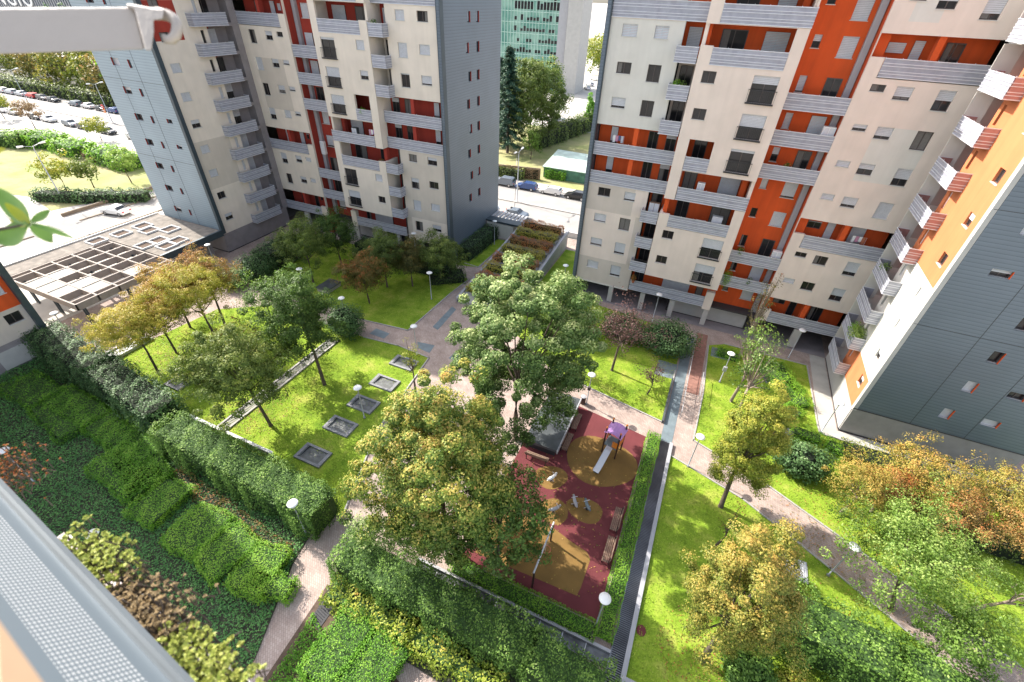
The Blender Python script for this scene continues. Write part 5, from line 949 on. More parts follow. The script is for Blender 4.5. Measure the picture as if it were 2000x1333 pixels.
# ------------------------------------------------------------------ cars
def carproto(name, paint, kind):
    o = empty(name, (0, 0, 0), 'x', 'car'); mb = MB(); L_, W_ = (4.3, 1.78) if kind != 'suv' else (4.6, 1.86); H1, H2 = (.88, 1.45) if kind != 'suv' else (1.0, 1.66)
    if kind == 'sedan': prof = [(-.5, .32), (-.5, .62), (-.44, .86), (-.33, .93), (-.2, 1.40), (.08, 1.45), (.24, .98), (.44, .84), (.5, .60), (.49, .3)]
    else: prof = [(-.5, .32), (-.505, .75), (-.49, .98), (-.43, H2 - .1), (-.36, H2), (.06, H2), (.24, H1 + .08), (.43, H1 - .08), (.5, .62), (.49, .3)]
    hw = W_ / 2; n = len(prof)
    def ww(z): return hw if z < H1 + .12 else hw * (.84 if z > H1 + .35 else .9)
    for s in (-1, 1):
        for x, z in prof: mb.v.append((x * L_, s * ww(z), z))
    mb.f.append(tuple(range(n))); mb.m.append(0); mb.f.append(tuple(range(2 * n - 1, n - 1, -1))); mb.m.append(0)
    for k in range(n): mb.f.append((k, n + k, n + (k + 1) % n, (k + 1) % n)); mb.m.append(0)
    mb.build('body', paint, o, bevel=.06)
    g = MB(); gz0, gz1 = H1 + .12, H2 - .1
    for s in (-1, 1):
        y = s * (hw * .93); y2 = s * hw * .845; g.quad([(-.36 * L_, y, gz0), (.18 * L_, y, gz0), (.06 * L_, y2, gz1), (-.31 * L_, y2, gz1)][::s])
    g.build('side_windows', 'carglass', o)
    k_ = prof[5], prof[6]; g = MB(); (xa, za), (xb, zb) = k_; f_ = lambda t: ((xa + (xb - xa) * t) * L_ + .02, za + (zb - za) * t + .02); a, b = f_(.1), f_(.85); g.quad([(a[0], -hw * .72, a[1]), (a[0], hw * .72, a[1]), (b[0], hw * .8, b[1]), (b[0], -hw * .8, b[1])][::-1]); g.build('windscreen', 'carglass', o)
    (xa, za), (xb, zb) = (prof[3], prof[4]) if kind == 'sedan' else (prof[2], prof[3]); g = MB(); f_ = lambda t: ((xa + (xb - xa) * t) * L_ - .02, za + (zb - za) * t + .015); a, b = f_(.2), f_(.9); g.quad([(a[0], -hw * .75, a[1]), (a[0], hw * .75, a[1]), (b[0], hw * .7, b[1]), (b[0], -hw * .7, b[1])]); g.build('rear_window', 'carglass', o)
    for x in (-.31, .31):
        for s in (-1, 1):
            g = MB(); g.tube([(x * L_, s * (hw - .2), .32), (x * L_, s * (hw + .01), .32)], .32, 16); q = g.build('wheel', 'rubber', o); g = MB(); g.tube([(x * L_, s * (hw + .005), .32), (x * L_, s * (hw + .02), .32)], .2, 12); g.build('rim', 'chrome', q)
    for s in (-1, 1):
        g = MB(); g.box(.485 * L_, .497 * L_ , s * hw * .55, s * hw * .9, .62, .74); g.build('headlight', 'lampw', o); g = MB(); g.box(-.508 * L_, -.49 * L_, s * hw * .6, s * hw * .92, .7, .86); g.build('tail_light', 'rwhite', o)
    return o
for nm, c in (('cp_white', (.72, .72, .72)), ('cp_dark', (.03, .035, .045)), ('cp_blue', (.04, .08, .22)), ('cp_grey', (.16, .19, .23)), ('cp_silver', (.45, .47, .5)), ('cp_red', (.5, .03, .03)), ('cp_black', (.02, .018, .02))): M[nm] = mat(nm, c, .25, metal=.2, spec=.7)
PR = {}
def car(x_, y_, rz, paint, kind, label, grp=None):
    k = (paint, kind)
    if k not in PR: PR[k] = carproto('parked_car', paint, kind); q = PR[k]
    else: q = dup(PR[k], (0, 0, 0))
    q.location = (x_, y_, .01); q.rotation_euler = (0, 0, R_(rz)); q['label'] = label
    if grp: q['group'] = grp
gp = 'cars parked along the street'
car(-37.6, 83.9, 180, 'cp_grey', 'suv', 'grey blue estate car parked across the street, next to the grey end wall', gp); car(-32.7, 83.8, 180, 'cp_blue', 'hatch', 'dark blue hatchback parked across the street behind the street light', gp)
car(-27.6, 83.7, 180, 'cp_white', 'hatch', 'white hatchback parked between the dark blue and the black car', gp); car(-22.4, 83.6, 180, 'cp_black', 'hatch', 'black hatchback parked across the street nearest the orange block', gp)
car(-34.6, 70.2, 0, 'cp_silver', 'sedan', 'pale silver car on the near side of the street beside the grey end wall', gp); car(-28.9, 69.9, 0, 'cp_grey', 'sedan', 'grey blue saloon on the near side of the street behind the gatehouse', gp)
FL = [(-212, 'cp_white', 'hatch'), (-207, 'cp_silver', 'hatch'), (-201.5, 'cp_silver', 'sedan'), (-196, 'cp_red', 'hatch'), (-190.5, 'cp_dark', 'hatch'), (-185.5, 'cp_dark', 'sedan'), (-175, 'cp_grey', 'hatch'), (-169, 'cp_white', 'sedan'), (-163, 'cp_dark', 'sedan'), (-157.8, 'cp_blue', 'hatch'), (-152.2, 'cp_silver', 'hatch'), (-146.8, 'cp_white', 'sedan')]
lbs = ['white hatchback at the far left end of the parked row', 'silver hatchback left of the silver saloon', 'silver saloon beside the red car', 'red hatchback in the far parked row', 'dark hatchback just right of the red car', 'dark saloon at the right end of the far left cluster', 'grey hatchback alone after the gap in the row', 'white saloon under the first tall street light', 'dark saloon between the white and the blue car', 'blue hatchback in the far parked row', 'silver hatchback behind the red and white road signs', 'white saloon beside the yellow skip']
for (x_, c, k), lb in zip(FL, lbs): car(x_, 84.0, 180 if c != 'cp_dark' else 0, c, k, lb, gp)
NL = [(-187, 'cp_silver', 'near side silver car, farthest left behind the park hedge'), (-181.5, 'cp_white', 'near side white car behind the park hedge'), (-176, 'cp_silver', 'near side silver car by the thin street tree'), (-166, 'cp_dark', 'near side dark car between two thin street trees'), (-160.5, 'cp_white', 'near side white car left of the dark pair'), (-151.5, 'cp_grey', 'near side grey car above the gap in the hedge'), (-146, 'cp_dark', 'near side dark car above the walking person'), (-137, 'cp_dark', 'near side dark car right of the walking person'), (-127, 'cp_white', 'near side white car by the pale blue end wall'), (-121.5, 'cp_dark', 'near side dark car against the pale blue end wall')]
for x_, c, lb in NL: car(x_, 69.6, 0, c, 'hatch' if int(x_) % 2 else 'sedan', lb, gp)
car(-86.6, 39.9, 192, 'cp_white', 'sedan', 'white saloon driving on the side road beyond the gravel roof')
for i, (x_, y_, c, lb) in enumerate(((-46.5, 139, 'cp_grey', 'dark blue car in the round car park behind the trees'), (-45.5, 142.5, 'cp_silver', 'silver car in the round car park behind the trees'), (-48, 146, 'cp_grey', 'grey car farther up the round car park'), (-56, 206, 'cp_white', 'white car beside the white tower core'), (-58, 216, 'cp_silver', 'silver car in the row beyond the white tower core'), (-60, 232, 'cp_white', 'farthest white car beyond the tower core'))): car(x_, y_, 60 + 20 * i, c, 'hatch', lb)
# signs, skip, people, bins in the street
o = empty('skip', (-141, 87, 0), 'yellow skip container at the end of the parked row by the pale blue end wall', 'skip'); mb = MB(); mb.v += [(-143, 86, 0), (-139.5, 86, 0), (-139.5, 88, 0), (-143, 88, 0), (-143.6, 85.6, 1.9), (-138.9, 85.6, 1.9), (-138.9, 88.4, 1.9), (-143.6, 88.4, 1.9)]; [(mb.f.append(f), mb.m.append(0)) for f in ((0, 3, 2, 1), (4, 5, 6, 7), (0, 1, 5, 4), (1, 2, 6, 5), (2, 3, 7, 6), (3, 0, 4, 7))]; mb.build('bin', 'yellow', o); mb = MB(); [mb.box(-143.8 + k * 1.2, -143.7 + k * 1.2, 85.5, 85.6, .6, 1.95) for k in range(5)]; mb.build('rib', 'frame', o)
o = empty('road_sign', (-148, 77, 0), 'red and white round road signs on a pole by the median', 'road sign'); mb = MB(); mb.tube([(-148.6, 77, 0), (-148.6, 77, 4)], .05, 6); mb.build('pole', 'pole', o)
for z_, c in ((3.6, 'rwhite'), (2.7, 'orange_p')): mb = MB(); mb.tube([(-148.6, 76.9, z_), (-148.6, 76.8, z_)], .55, 16); d__ = mb.build('sign_disc', c, o); mb = MB(); mb.box(-149.0, -148.2, 76.74, 76.79, z_ - .1, z_ + .1); mb.build('white_bar', 'lampw', d__)
def person(loc, label, top, leg, a=0):
    bm = bmesh.new(); vs = [(0, 0, .95), (0, 0, 1.25), (0, 0, 1.45), (0, 0, 1.55), (0, 0, 1.70), (.1, 0, .9), (.14, .12, .5), (.16, .22, .06), (.18, .1, .04), (-.1, 0, .9), (-.13, -.1, .5), (-.15, -.2, .1), (-.16, -.32, .06), (.2, 0, 1.42), (.27, -.06, 1.13), (.25, -.16, .9), (-.2, 0, 1.42), (-.27, .08, 1.13), (-.25, .0, .9)]
    rd = [.15, .15, .17, .06, .105, .09, .065, .045, .045, .09, .065, .045, .045, .06, .045, .035, .06, .045, .035]; ed = [(0, 1), (1, 2), (2, 3), (3, 4), (0, 5), (5, 6), (6, 7), (7, 8), (0, 9), (9, 10), (10, 11), (11, 12), (2, 13), (13, 14), (14, 15), (2, 16), (16, 17), (17, 18)]
    me = bpy.data.meshes.new('person'); me.from_pydata(vs, ed, []); o = bpy.data.objects.new('person', me); COL.objects.link(o); o.location = loc; o.rotation_euler = (0, 0, a)
    m = o.modifiers.new('skin', 'SKIN'); [setattr(v, 'radius', (r, r)) for v, r in zip(me.skin_vertices[0].data, rd)]; me.skin_vertices[0].data[0].use_root = True; o.modifiers.new('sub', 'SUBSURF').render_levels = 1
    mm = bpy.data.materials.new('clothes'); mm.use_nodes = True; t = mm.node_tree; b = t.nodes['Principled BSDF']; tc = t.nodes.new('ShaderNodeTexCoord'); sp = t.nodes.new('ShaderNodeSeparateXYZ'); t.links.new(tc.outputs['Object'], sp.inputs[0]); r = t.nodes.new('ShaderNodeValToRGB'); r.color_ramp.interpolation = 'CONSTANT'; e = r.color_ramp.elements; e[0].color = (*leg, 1); e[1].position = .5; e[1].color = (*top, 1); e.new(.825).color = (.45, .28, .2, 1)
    dv = t.nodes.new('ShaderNodeMath'); dv.operation = 'DIVIDE'; dv.inputs[1].default_value = 1.85; t.links.new(sp.outputs['Z'], dv.inputs[0]); t.links.new(dv.outputs[0], r.inputs['Fac']); t.links.new(r.outputs[0], b.inputs['Base Color']); me.materials.append(mm)
    hb = MB(); hb.lathe((0, .02, 1.70), [(.09, -.02), (.115, .03), (.09, .10), (.01, .125)], 12); h_ = hb.build('hair', 'bark'); h_.parent = o
    return tag(o, label, 'person')
person((-140.3, 67.0, 0), 'person in a dark jacket walking on the pavement past the parked cars', (.03, .04, .08), (.04, .05, .09), 2.6)
person((-93.9, 44.2, 0), 'person in a pale top walking beside the park hedge on the side road', (.5, .5, .55), (.2, .2, .22), .6)
# parked scooter under the right edge block
o = empty('scooter', (29.8, 37.7, 0), 'dark scooter parked by the corner of the grey plinth at the right edge', 'scooter'); sx, sy = 29.9, 37.7
for k in (-.55, .55): mb = MB(); mb.tube([(sx + k, sy - .05, .25), (sx + k, sy + .05, .25)], .25, 14); mb.build('wheel', 'rubber', o)
mb = MB(); mb.tube([(sx - .6, sy, .65), (sx - .2, sy, .62), (sx, sy, .3), (sx + .3, sy, .35), (sx + .45, sy, .95)], [.12, .16, .13, .12, .08], 8); mb.build('body', 'cp_dark', o, smooth=True); mb = MB(); mb.box(sx - .6, sx - .05, sy - .13, sy + .13, .76, .84); mb.build('seat', 'blackiron', o); mb = MB(); mb.tube([(sx + .42, sy - .3, 1.0), (sx + .45, sy + .3, 1.0)], .02, 6); mb.build('handlebar', 'chrome', o)
# park hedges, park and far trees
pg = 'clipped hedges of the park'
for i, (a, b, lb) in enumerate(((polyG('-40,279 62,286'), 0, 'park hedge at the far left edge'), (polyG('40,282 125,288'), 0, 'yellow topped park hedge, second from the left'), (polyG('128,294 172,308'), 0, 'park hedge in the middle of the row'), (polyG('200,312 268,332'), 0, 'park hedge at the pale blue end wall'))):
    hedge('park_hedge', lb, a, 5.0, 2.6, 'lime' if i else 'glossy', 9, .5, bump=.4, seed=400 + i, tb=.15, group=pg)
hedge('park_hedge', 'brown green low hedge between the taller park hedges', polyG('172,303 205,318'), 3.5, 1.3, 'dry', 12, .4, bump=.3, seed=405, group=pg)
hedge('park_hedge', 'dark hedge along the kerb of the side road', [(-103.5, 37.8), (-97, 40.5), (-88, 46.2)], 2.6, 1.7, 'darkg', 22, .3, bump=.3, seed=406, tb=.15, group=pg)
hedge('street_hedge', 'long green embankment hedge behind the far parked cars', [(-330, 90), (-230, 90), (-140, 89.5), (-115, 89)], 5, 3.0, 'olive', 6, .6, bump=.5, seed=407)
hedge('street_hedge', 'dark clipped hedge behind the cars across the street', [(-60, 89.5), (-35.5, 88.9)], 2.0, 2.0, 'olive', 30, .25, bump=.2, seed=408, tb=-.05)
hedge('garden_hedge', 'tall green and yellow hedge beyond the small green roof shed', [(-42, 112), (-38, 130), (-34, 150)], 4, 4, 'olive', 16, .4, bump=.6, seed=409, tb=-.1)
for i, (x_, y_, h, r, lf, lb) in enumerate(((-102.5, 41.5, 6.5, 3.0, 'gold', 'yellow green young tree at the corner of the park lawn'), (-102, 45.5, 5.8, 2.7, 'olive', 'small round dark tree by the park hedge'), (-98.5, 50, 6.5, 2.2, 'light', 'bright green young tree near the pale blue end wall'), (-172, 65.5, 6, 2.6, 'gold', 'thin street tree in front of the near side cars'), (-156, 64, 6.5, 3, 'dry', 'brownish thin street tree beside the park hedge'), (-132, 65, 5, 2.6, 'gold', 'thin yellow street tree near the pale blue end wall'), (-192, 62, 7, 3, 'olive', 'thin street tree at the far left edge'))):
    tree('park_tree', (x_, y_), h, r, lf, lb, 45, 34, .8, .34, cb=.3, seed=500 + i, hollow=.3, tb=.05, limbs=6, group='young trees of the park')
for i, (x_, y_, h, r, lf, tb, lb) in enumerate(((-232, 102, 13, 8, 'amber', -.05, 'far yellow orange tree at the left edge'), (-214, 99, 13, 7, 'autumn', -.1, 'far orange red tree, second from the left'), (-198, 99, 15, 9, 'amber', -.02, 'far broad yellow tree above the parked cars'), (-184, 97, 12, 6, 'gold', -.1, 'far yellow green tree above the grey car'), (-172, 95, 12, 6.5, 'autumn', -.1, 'far orange tree right of the broad yellow tree'), (-158, 94, 16, 6, 'lime', .25, 'far bright green tree beside the pale blue end wall'), (-250, 125, 18, 13, 'darkg', .1, 'far dark woodland tree at the left edge'), (-222, 128, 19, 14, 'darkg', .08, 'far dark woodland tree behind the orange trees'), (-195, 128, 20, 14, 'darkg', .05, 'far dark woodland tree behind the broad yellow tree'), (-168, 124, 20, 13, 'darkg', .05, 'far dark woodland tree behind the bright green tree'), (-142, 120, 20, 12, 'darkg', .1, 'far dark woodland tree behind the end wall'), (-290, 110, 15, 12, 'olive', 0, 'far olive tree beyond the left edge'))):
    tree('roadside_tree', (x_, y_), h, r, lf, lb, 110, 30, 2.0, .8, cb=.05, seed=520 + i, hollow=.6, tb=tb, limbs=4, group='trees beyond the street')
# trees across the street
def conifer(name, base, h, r, label, n=17000, leaf='conifer', ls=.5, seed=1):
    o = empty(name, (*base, 0), label, 'tree'); rs = np.random.default_rng(seed); nb = 110; C_ = []; N2 = []; T2 = []
    for k in range(nb):
        z = h * (.1 + .88 * (k / nb)); rl = r * (1 - (k / nb) ** 1.3) * rs.uniform(.6, 1.15) + .25; a = k * 2.4 + rs.uniform(-.3, .3); m = n // nb; u = rs.uniform(.05, 1, m) ** .7
        C_.append(np.stack([base[0] + np.cos(a) * rl * u + rs.normal(0, .28, m), base[1] + np.sin(a) * rl * u + rs.normal(0, .28, m), z - rl * .18 * u ** 2 + rs.normal(0, .16, m)], 1)); N2.append(np.tile([math.cos(a) * .4, math.sin(a) * .4, 1.], (m, 1)) + rs.normal(0, .4, (m, 3))); T2.append(.15 + .5 * u + rs.normal(0, .15, m))
    leaves('crown', np.concatenate(C_), np.concatenate(N2), ls, np.concatenate(T2), L[leaf], o, asp=.35); mb = MB(); mb.tube([(*base, 0), (*base, h * .5), (*base, h * .97)], [.38, .25, .04], 8); mb.build('trunk', 'bark', o, smooth=True)
conifer('cedar_tree', (-46.4, 105), 22, 5.2, 'tall dark drooping cedar just right of the grey end wall', seed=2); conifer('cedar_tree', (-51.5, 112), 19, 4.5, 'second dark cedar partly hidden by the grey end wall', seed=3)
tree('broadleaf_tree', (-43.6, 112), 18.5, 6.6, 'olive', 'large rounded green tree beside the cedar in front of the glass tower', 300, 110, 1.2, .38, cb=.1, seed=560, tb=-.05, limbs=8); tree('broadleaf_tree', (-45.5, 126), 18, 6, 'chest', 'large tree with yellowish leaves behind the rounded green tree', 220, 40, 1.5, .42, cb=.15, seed=561, tb=-.1, limbs=8)
tree('young_tree', (-39.5, 103), 8, 2.2, 'light', 'slender light green tree before the rounded green tree', 40, 36, .8, .3, cb=.1, seed=562, tb=-.15)
for i, (x_, y_, h) in enumerate(((-36, 138, 9), (-33.5, 150, 11))): tree('cypress_tree', (x_, y_), h, 1.3, 'lime', ('narrow cypress beside the car park', 'second narrow cypress behind the first')[i], 70, 40, .6, .35, cb=.03, seed=564 + i, tb=-.1, limbs=2, hollow=.6)
tree('broadleaf_tree', (-62, 255), 17, 10, 'gold', 'far yellow tree between the white tower core and the orange block', 120, 30, 2.2, .9, cb=.1, seed=570, limbs=4); tree('broadleaf_tree', (-70, 275), 15, 9, 'olive', 'far green tree behind the white tower core', 90, 30, 2.2, .9, cb=.1, seed=571, limbs=4, tb=.05)
# allotment shed and fences across the street
o = empty('garden_shed', (-29, 97, 0), 'low shed with a pale green sheet roof behind the parked cars', 'shed'); mb = MB(); v = [(-32.6, 92.0, 2.3), (-22.5, 92.4, 2.3), (-22.5, 103, 3.0), (-33.2, 103.4, 3.0)]; mb.v += v + [(a, b, c - .12) for a, b, c in v]; [(mb.f.append(f), mb.m.append(0)) for f in ((0, 1, 2, 3), (7, 6, 5, 4), (0, 4, 5, 1), (1, 5, 6, 2), (2, 6, 7, 3), (3, 7, 4, 0))]; M['sheetroof'] = mat('pale_green_sheet', (.42, .52, .46), .5, .2, .6); mb.build('roof', 'sheetroof', o); mb = MB(); mb.box(-32.4, -22.7, 92.4, 102.8, 0, 2.2); mb.build('wall', 'shadegreen', o)
M_g = None
wallthing('board_fence', 'weathered board fence with straw coloured climbers behind the white car', 'fence', [(-41.2, 88.6), (-32.4, 90.4), (-32.4, 90.6), (-41.2, 88.8)], 2.3, 'drywood')
hedge('climber', 'dry climbing plants over the board fence behind the white car', [(-41.2, 88.5), (-32.6, 90.2)], .5, 2.2, 'dry', 60, .22, cat='climbing plant', bump=.2, seed=410, tb=.1); hedge('climber', 'green climber hanging on the green shed wall', [(-31.8, 91.9), (-27.5, 92.2)], .5, 2.0, 'lime', 60, .22, cat='climbing plant', bump=.25, seed=411, tb=-.1)

# things standing on balconies
def potplant(x, y, z, label, leaf, r=.35, h=.7, n=260, sd=1, trail=0):
    o = empty('potted_plant', (x, y, z), label, 'potted plant'); mb = MB(); mb.lathe((x, y, z), [(.14, 0), (.19, .32), (.17, .32)], 12); mb.build('pot', 'terr', o)
    rs = np.random.default_rng(sd); D = rs.normal(size=(n, 3)); D /= np.linalg.norm(D, axis=1, keepdims=True); P = D * np.array([r, r, h / 2]) * rs.uniform(.4, 1.1, (n, 1)) + [x, y, z + .3 + h / 2]; P[:, 2] -= trail * rs.uniform(0, 1, n) ** 2; P[:, 1] -= (trail > 0) * rs.uniform(0, .5, n)
    leaves('foliage', P, D + [0, 0, .4] + rs.normal(0, .4, (n, 3)), .13, rs.uniform(.2, 1, n), L[leaf], o)
potplant(16.35, 44.3, FZ(2) + .3, 'big bright green plant spilling over a balcony of the white lit wing', 'light', .75, 1.5, 900, 1); potplant(16.4, 45.4, FZ(2) + .3, 'second bright green balcony plant beside the big one', 'lime', .6, 1.3, 500, 2)
potplant(4.6, 50.75, FZ(2) + .3, 'green plant trailing over the lower recess balcony, left end', 'lime', .5, 1.5, 600, 3, 1.2); potplant(6.9, 50.7, FZ(2) + .3, 'rounded plant on the lower recess balcony, middle', 'green', .4, .9, 300, 4); potplant(5.0, 50.8, FZ(3) + .3, 'leafy plant on the recess balcony, third floor', 'green', .45, 1.2, 400, 5)
potplant(-5.2, 49.6, FZ(8) + .3, 'balcony plant high on the left of the orange block', 'lime', .4, 1.1, 300, 6); potplant(-4.6, 49.6, FZ(8) + .3, 'second plant on the high small balcony', 'green', .35, 1.0, 240, 7); potplant(-5.1, 49.7, FZ(1) + 1.2, 'reddish plant on the lowest long balcony', 'rust', .4, .7, 300, 8); potplant(6.3, 50.8, FZ(6) + .3, 'small palm like plant on the recess balcony, sixth floor', 'green', .4, 1.1, 260, 9)
potplant(16.3, 46.6, FZ(4) + .3, 'dark plant on a lower wing balcony', 'green', .45, 1.1, 300, 10); potplant(-39.8, 49.6, FZ(4) + .35, 'reddish plant on a balcony of the dark red block', 'rust', .4, .9, 300, 11); potplant(-41.6, 49.5, FZ(6) + .3, 'trailing green plant on the small loggia of the dark red block', 'lime', .4, .9, 300, 12); potplant(-38.3, 49.6, FZ(9) + .35, 'plant in the top loggia of the dark red block', 'green', .4, 1.0, 260, 13)
def thing1(name, label, cat, boxes, m, m2=None):
    o = empty(name, (boxes[0][0], boxes[0][2], boxes[0][4]), label, cat); mb = MB(); mb.box(*boxes[0]); mb.build('body', m, o, bevel=.02); mb = MB(); [mb.box(*b) for b in boxes[1:]]; mb.build('front_panel', m2 or m, o)
def cab(x, y, z, w_, d, h, label, m='lampw', name='cabinet'): thing1(name, label, name.replace('_', ' '), [(x, x + w_, y, y + d, z, z + h), (x + .04, x + w_ / 2 - .02, y - .02, y, z + .06, z + h - .06), (x + w_ / 2 + .02, x + w_ - .04, y - .02, y, z + .06, z + h - .06)], m, 'shutter')
cab(7.9, 50.7, FZ(7) + .25, 1.0, .5, 1.75, 'white cabinet at the right end of a recess balcony, seventh floor'); cab(8.0, 50.7, FZ(3) + .25, .9, .5, 1.7, 'white cabinet at the right end of a recess balcony, third floor'); cab(-1.0, 49.7, FZ(5) + .25, .7, .5, 1.6, 'white cabinet in the middle of the fifth floor balcony'); cab(-5.3, 50.4, FZ(4) + .25, 1.1, .4, 1.6, 'wooden cabinet on the small fourth floor balcony', 'wood'); cab(1.3, 49.8, FZ(4) + .25, 1.0, .5, 1.5, 'pale low cupboard on the fourth floor balcony of the orange block', 'shutter')
cab(-51.0, 50.8, FZ(4) + .25, .7, .4, 1.7, 'white cabinet on the red loggia beside the inner corner', 'lampw'); cab(-46.9, 50.7, FZ(7) + .25, .9, .4, 1.7, 'pale cabinet on a recess balcony of the dark red block', 'shutter'); cab(-43.9, 49.6, FZ(5) + .25, .8, .5, 1.6, 'dark cabinet on the fifth floor balcony of the dark red block', 'slate')
def acu(x, y, z, label): o = empty('air_conditioner', (x, y, z), label, 'air conditioner'); mb = MB(); mb.box(x, x + .8, y, y + .3, z, z + .6); mb.build('body', 'lampw', o, bevel=.02); mb = MB(); mb.tube([(x + .3, y - .01, z + .3), (x + .3, y - .03, z + .3)], .22, 16); mb.build('fan_grille', 'frame', o)
acu(11.2, 51.3, FZ(9) + .3, 'air conditioner on the top right loggia of the orange block'); acu(-9.4, 51.3, FZ(6) + .3, 'air conditioner on the sixth floor left loggia'); acu(4.3, 51.6, FZ(8) + .3, 'air conditioner on the top recess balcony'); acu(-53.4, 51.3, FZ(9) + .3, 'air conditioner on the top loggia of the dark red block')
def table(x, y, z, label):
    o = empty('balcony_table', (x, y, z), label, 'table'); mb = MB(); mb.box(x - .5, x + .5, y - .35, y + .35, z + .68, z + .72); mb.build('top', 'lampw', o)
    for a in (-.42, .42):
        for b in (-.28, .28): mb = MB(); mb.tube([(x + a, y + b, z), (x + a, y + b, z + .68)], .02, 6); mb.build('leg', 'rail', o)
table(.3, 50.0, FZ(4) + .22, 'white table on the fourth floor balcony'); table(-6.4, 51.0, FZ(5) + .22, 'white table on the fifth floor left loggia')
# drying laundry
def laundry(x, y, z, label, cols):
    o = empty('clothes_rack', (x, y, z), label, 'clothes rack'); mb = MB(); mb.tube([(x - .6, y, z + 1.0), (x + .6, y, z + 1.0)], .012, 6); mb.tube([(x - .6, y, z), (x - .6, y, z + 1.0)], .012, 6); mb.tube([(x + .6, y, z), (x + .6, y, z + 1.0)], .012, 6); mb.build('frame', 'rail', o)
    for k, c in enumerate(cols): mb = MB(); a = x - .55 + k * .28; mb.box(a, a + .24, y - .012, y + .012, z + .35 + .1 * (k % 3), z + 1.03); mb.build('garment', c, o)
laundry(-9.9, 50.9, FZ(6) + .9, 'laundry hung on a rack in the sixth floor left loggia', ('lampw', 'pink', 'cp_blue', 'shutter')); laundry(-40.6, 49.7, FZ(5) + .9, 'laundry on a rack on the fifth floor balcony of the dark red block', ('pink', 'lampw', 'purple', 'cp_blue')); laundry(14.6, 50.9, FZ(4) + .9, 'laundry on a rack in the fourth floor right loggia', ('lampw', 'pink', 'lampw', 'terr'))
M['ledge'] = mat('peach_ledge', (.50, .33, .20), .8, .15, 9)
# ------------------------------------------------------------------ the balcony the picture is taken from (real things, 0.5-2.5 m away)
M['pinkgravel'] = mat('pink_gravel', (.45, .38, .36), .9, .5, 90)
def NP(px, py, d): v = ray(px, py) / 891. * d; return Vector((float(v[0]), float(v[1]), float(v[2]) + CH))
CR, CU, CF = Vector(RM[:, 0]), Vector(RM[:, 1]), Vector(-RM[:, 2])
def slab3(mb, q, n, mi=0):       # thick plate from a quad and a thickness vector
    i = len(mb.v); mb.v += [tuple(p) for p in q] + [tuple(Vector(p) + n) for p in q]
    for f in ((3, 2, 1, 0), (4, 5, 6, 7), (0, 1, 5, 4), (1, 2, 6, 5), (2, 3, 7, 6), (3, 0, 4, 7)): mb.f.append(tuple(i + k for k in f)); mb.m.append(mi)
M['armpaint'] = mat('cream_arm_paint', (.42, .365, .315), .45, .03, 5, .05, 60)
o = empty('awning_arm', NP(0, 60, 1.0), 'cream square awning arm with a curled end hook at the top left', 'awning arm')
def slabR(mb, pts, d, th):
    q = [NP(x, y, dd if dd else d) for x, y, dd in pts]; q2 = [NP(x, y, (dd if dd else d) + th) for x, y, dd in pts]; n = len(q); i = len(mb.v); mb.v += [tuple(p) for p in q + q2]
    mb.f.append(tuple(range(i + n - 1, i - 1, -1))); mb.m.append(0); mb.f.append(tuple(range(i + n, i + 2 * n))); mb.m.append(0)
    for k in range(n): mb.f.append((i + k, i + (k + 1) % n, i + n + (k + 1) % n, i + n + k)); mb.m.append(0)
mb = MB(); slabR(mb, [(-500, 122, .80), (283, 97, .95), (262, 14, .95), (-500, 20, .80)], .95, .05); mb.build('beam', 'armpaint', o, bevel=.004)
mb = MB(); slabR(mb, [(284, 99, 0), (296, 99, 0), (301, 62, 0), (300, 40, 0), (318, 38, 0), (322, 17, 0), (300, 16, 0), (258, 8, 0), (247, 7, 0), (247, 14, 0), (262, 18, 0)], .935, .05); mb.build('end_cap', 'armpaint', o, bevel=.003)
mb = MB(); pts = [(300, 27), (312, 27), (326, 30), (338, 36), (345, 46), (346, 58), (343, 70), (335, 78), (325, 78), (321, 70)]
mb.tube([NP(x, y, .955) for x, y in pts], [.0115, .0115, .011, .011, .0105, .0105, .010, .0095, .008, .005], 12); mb.build('hook', 'armpaint', o, smooth=True)
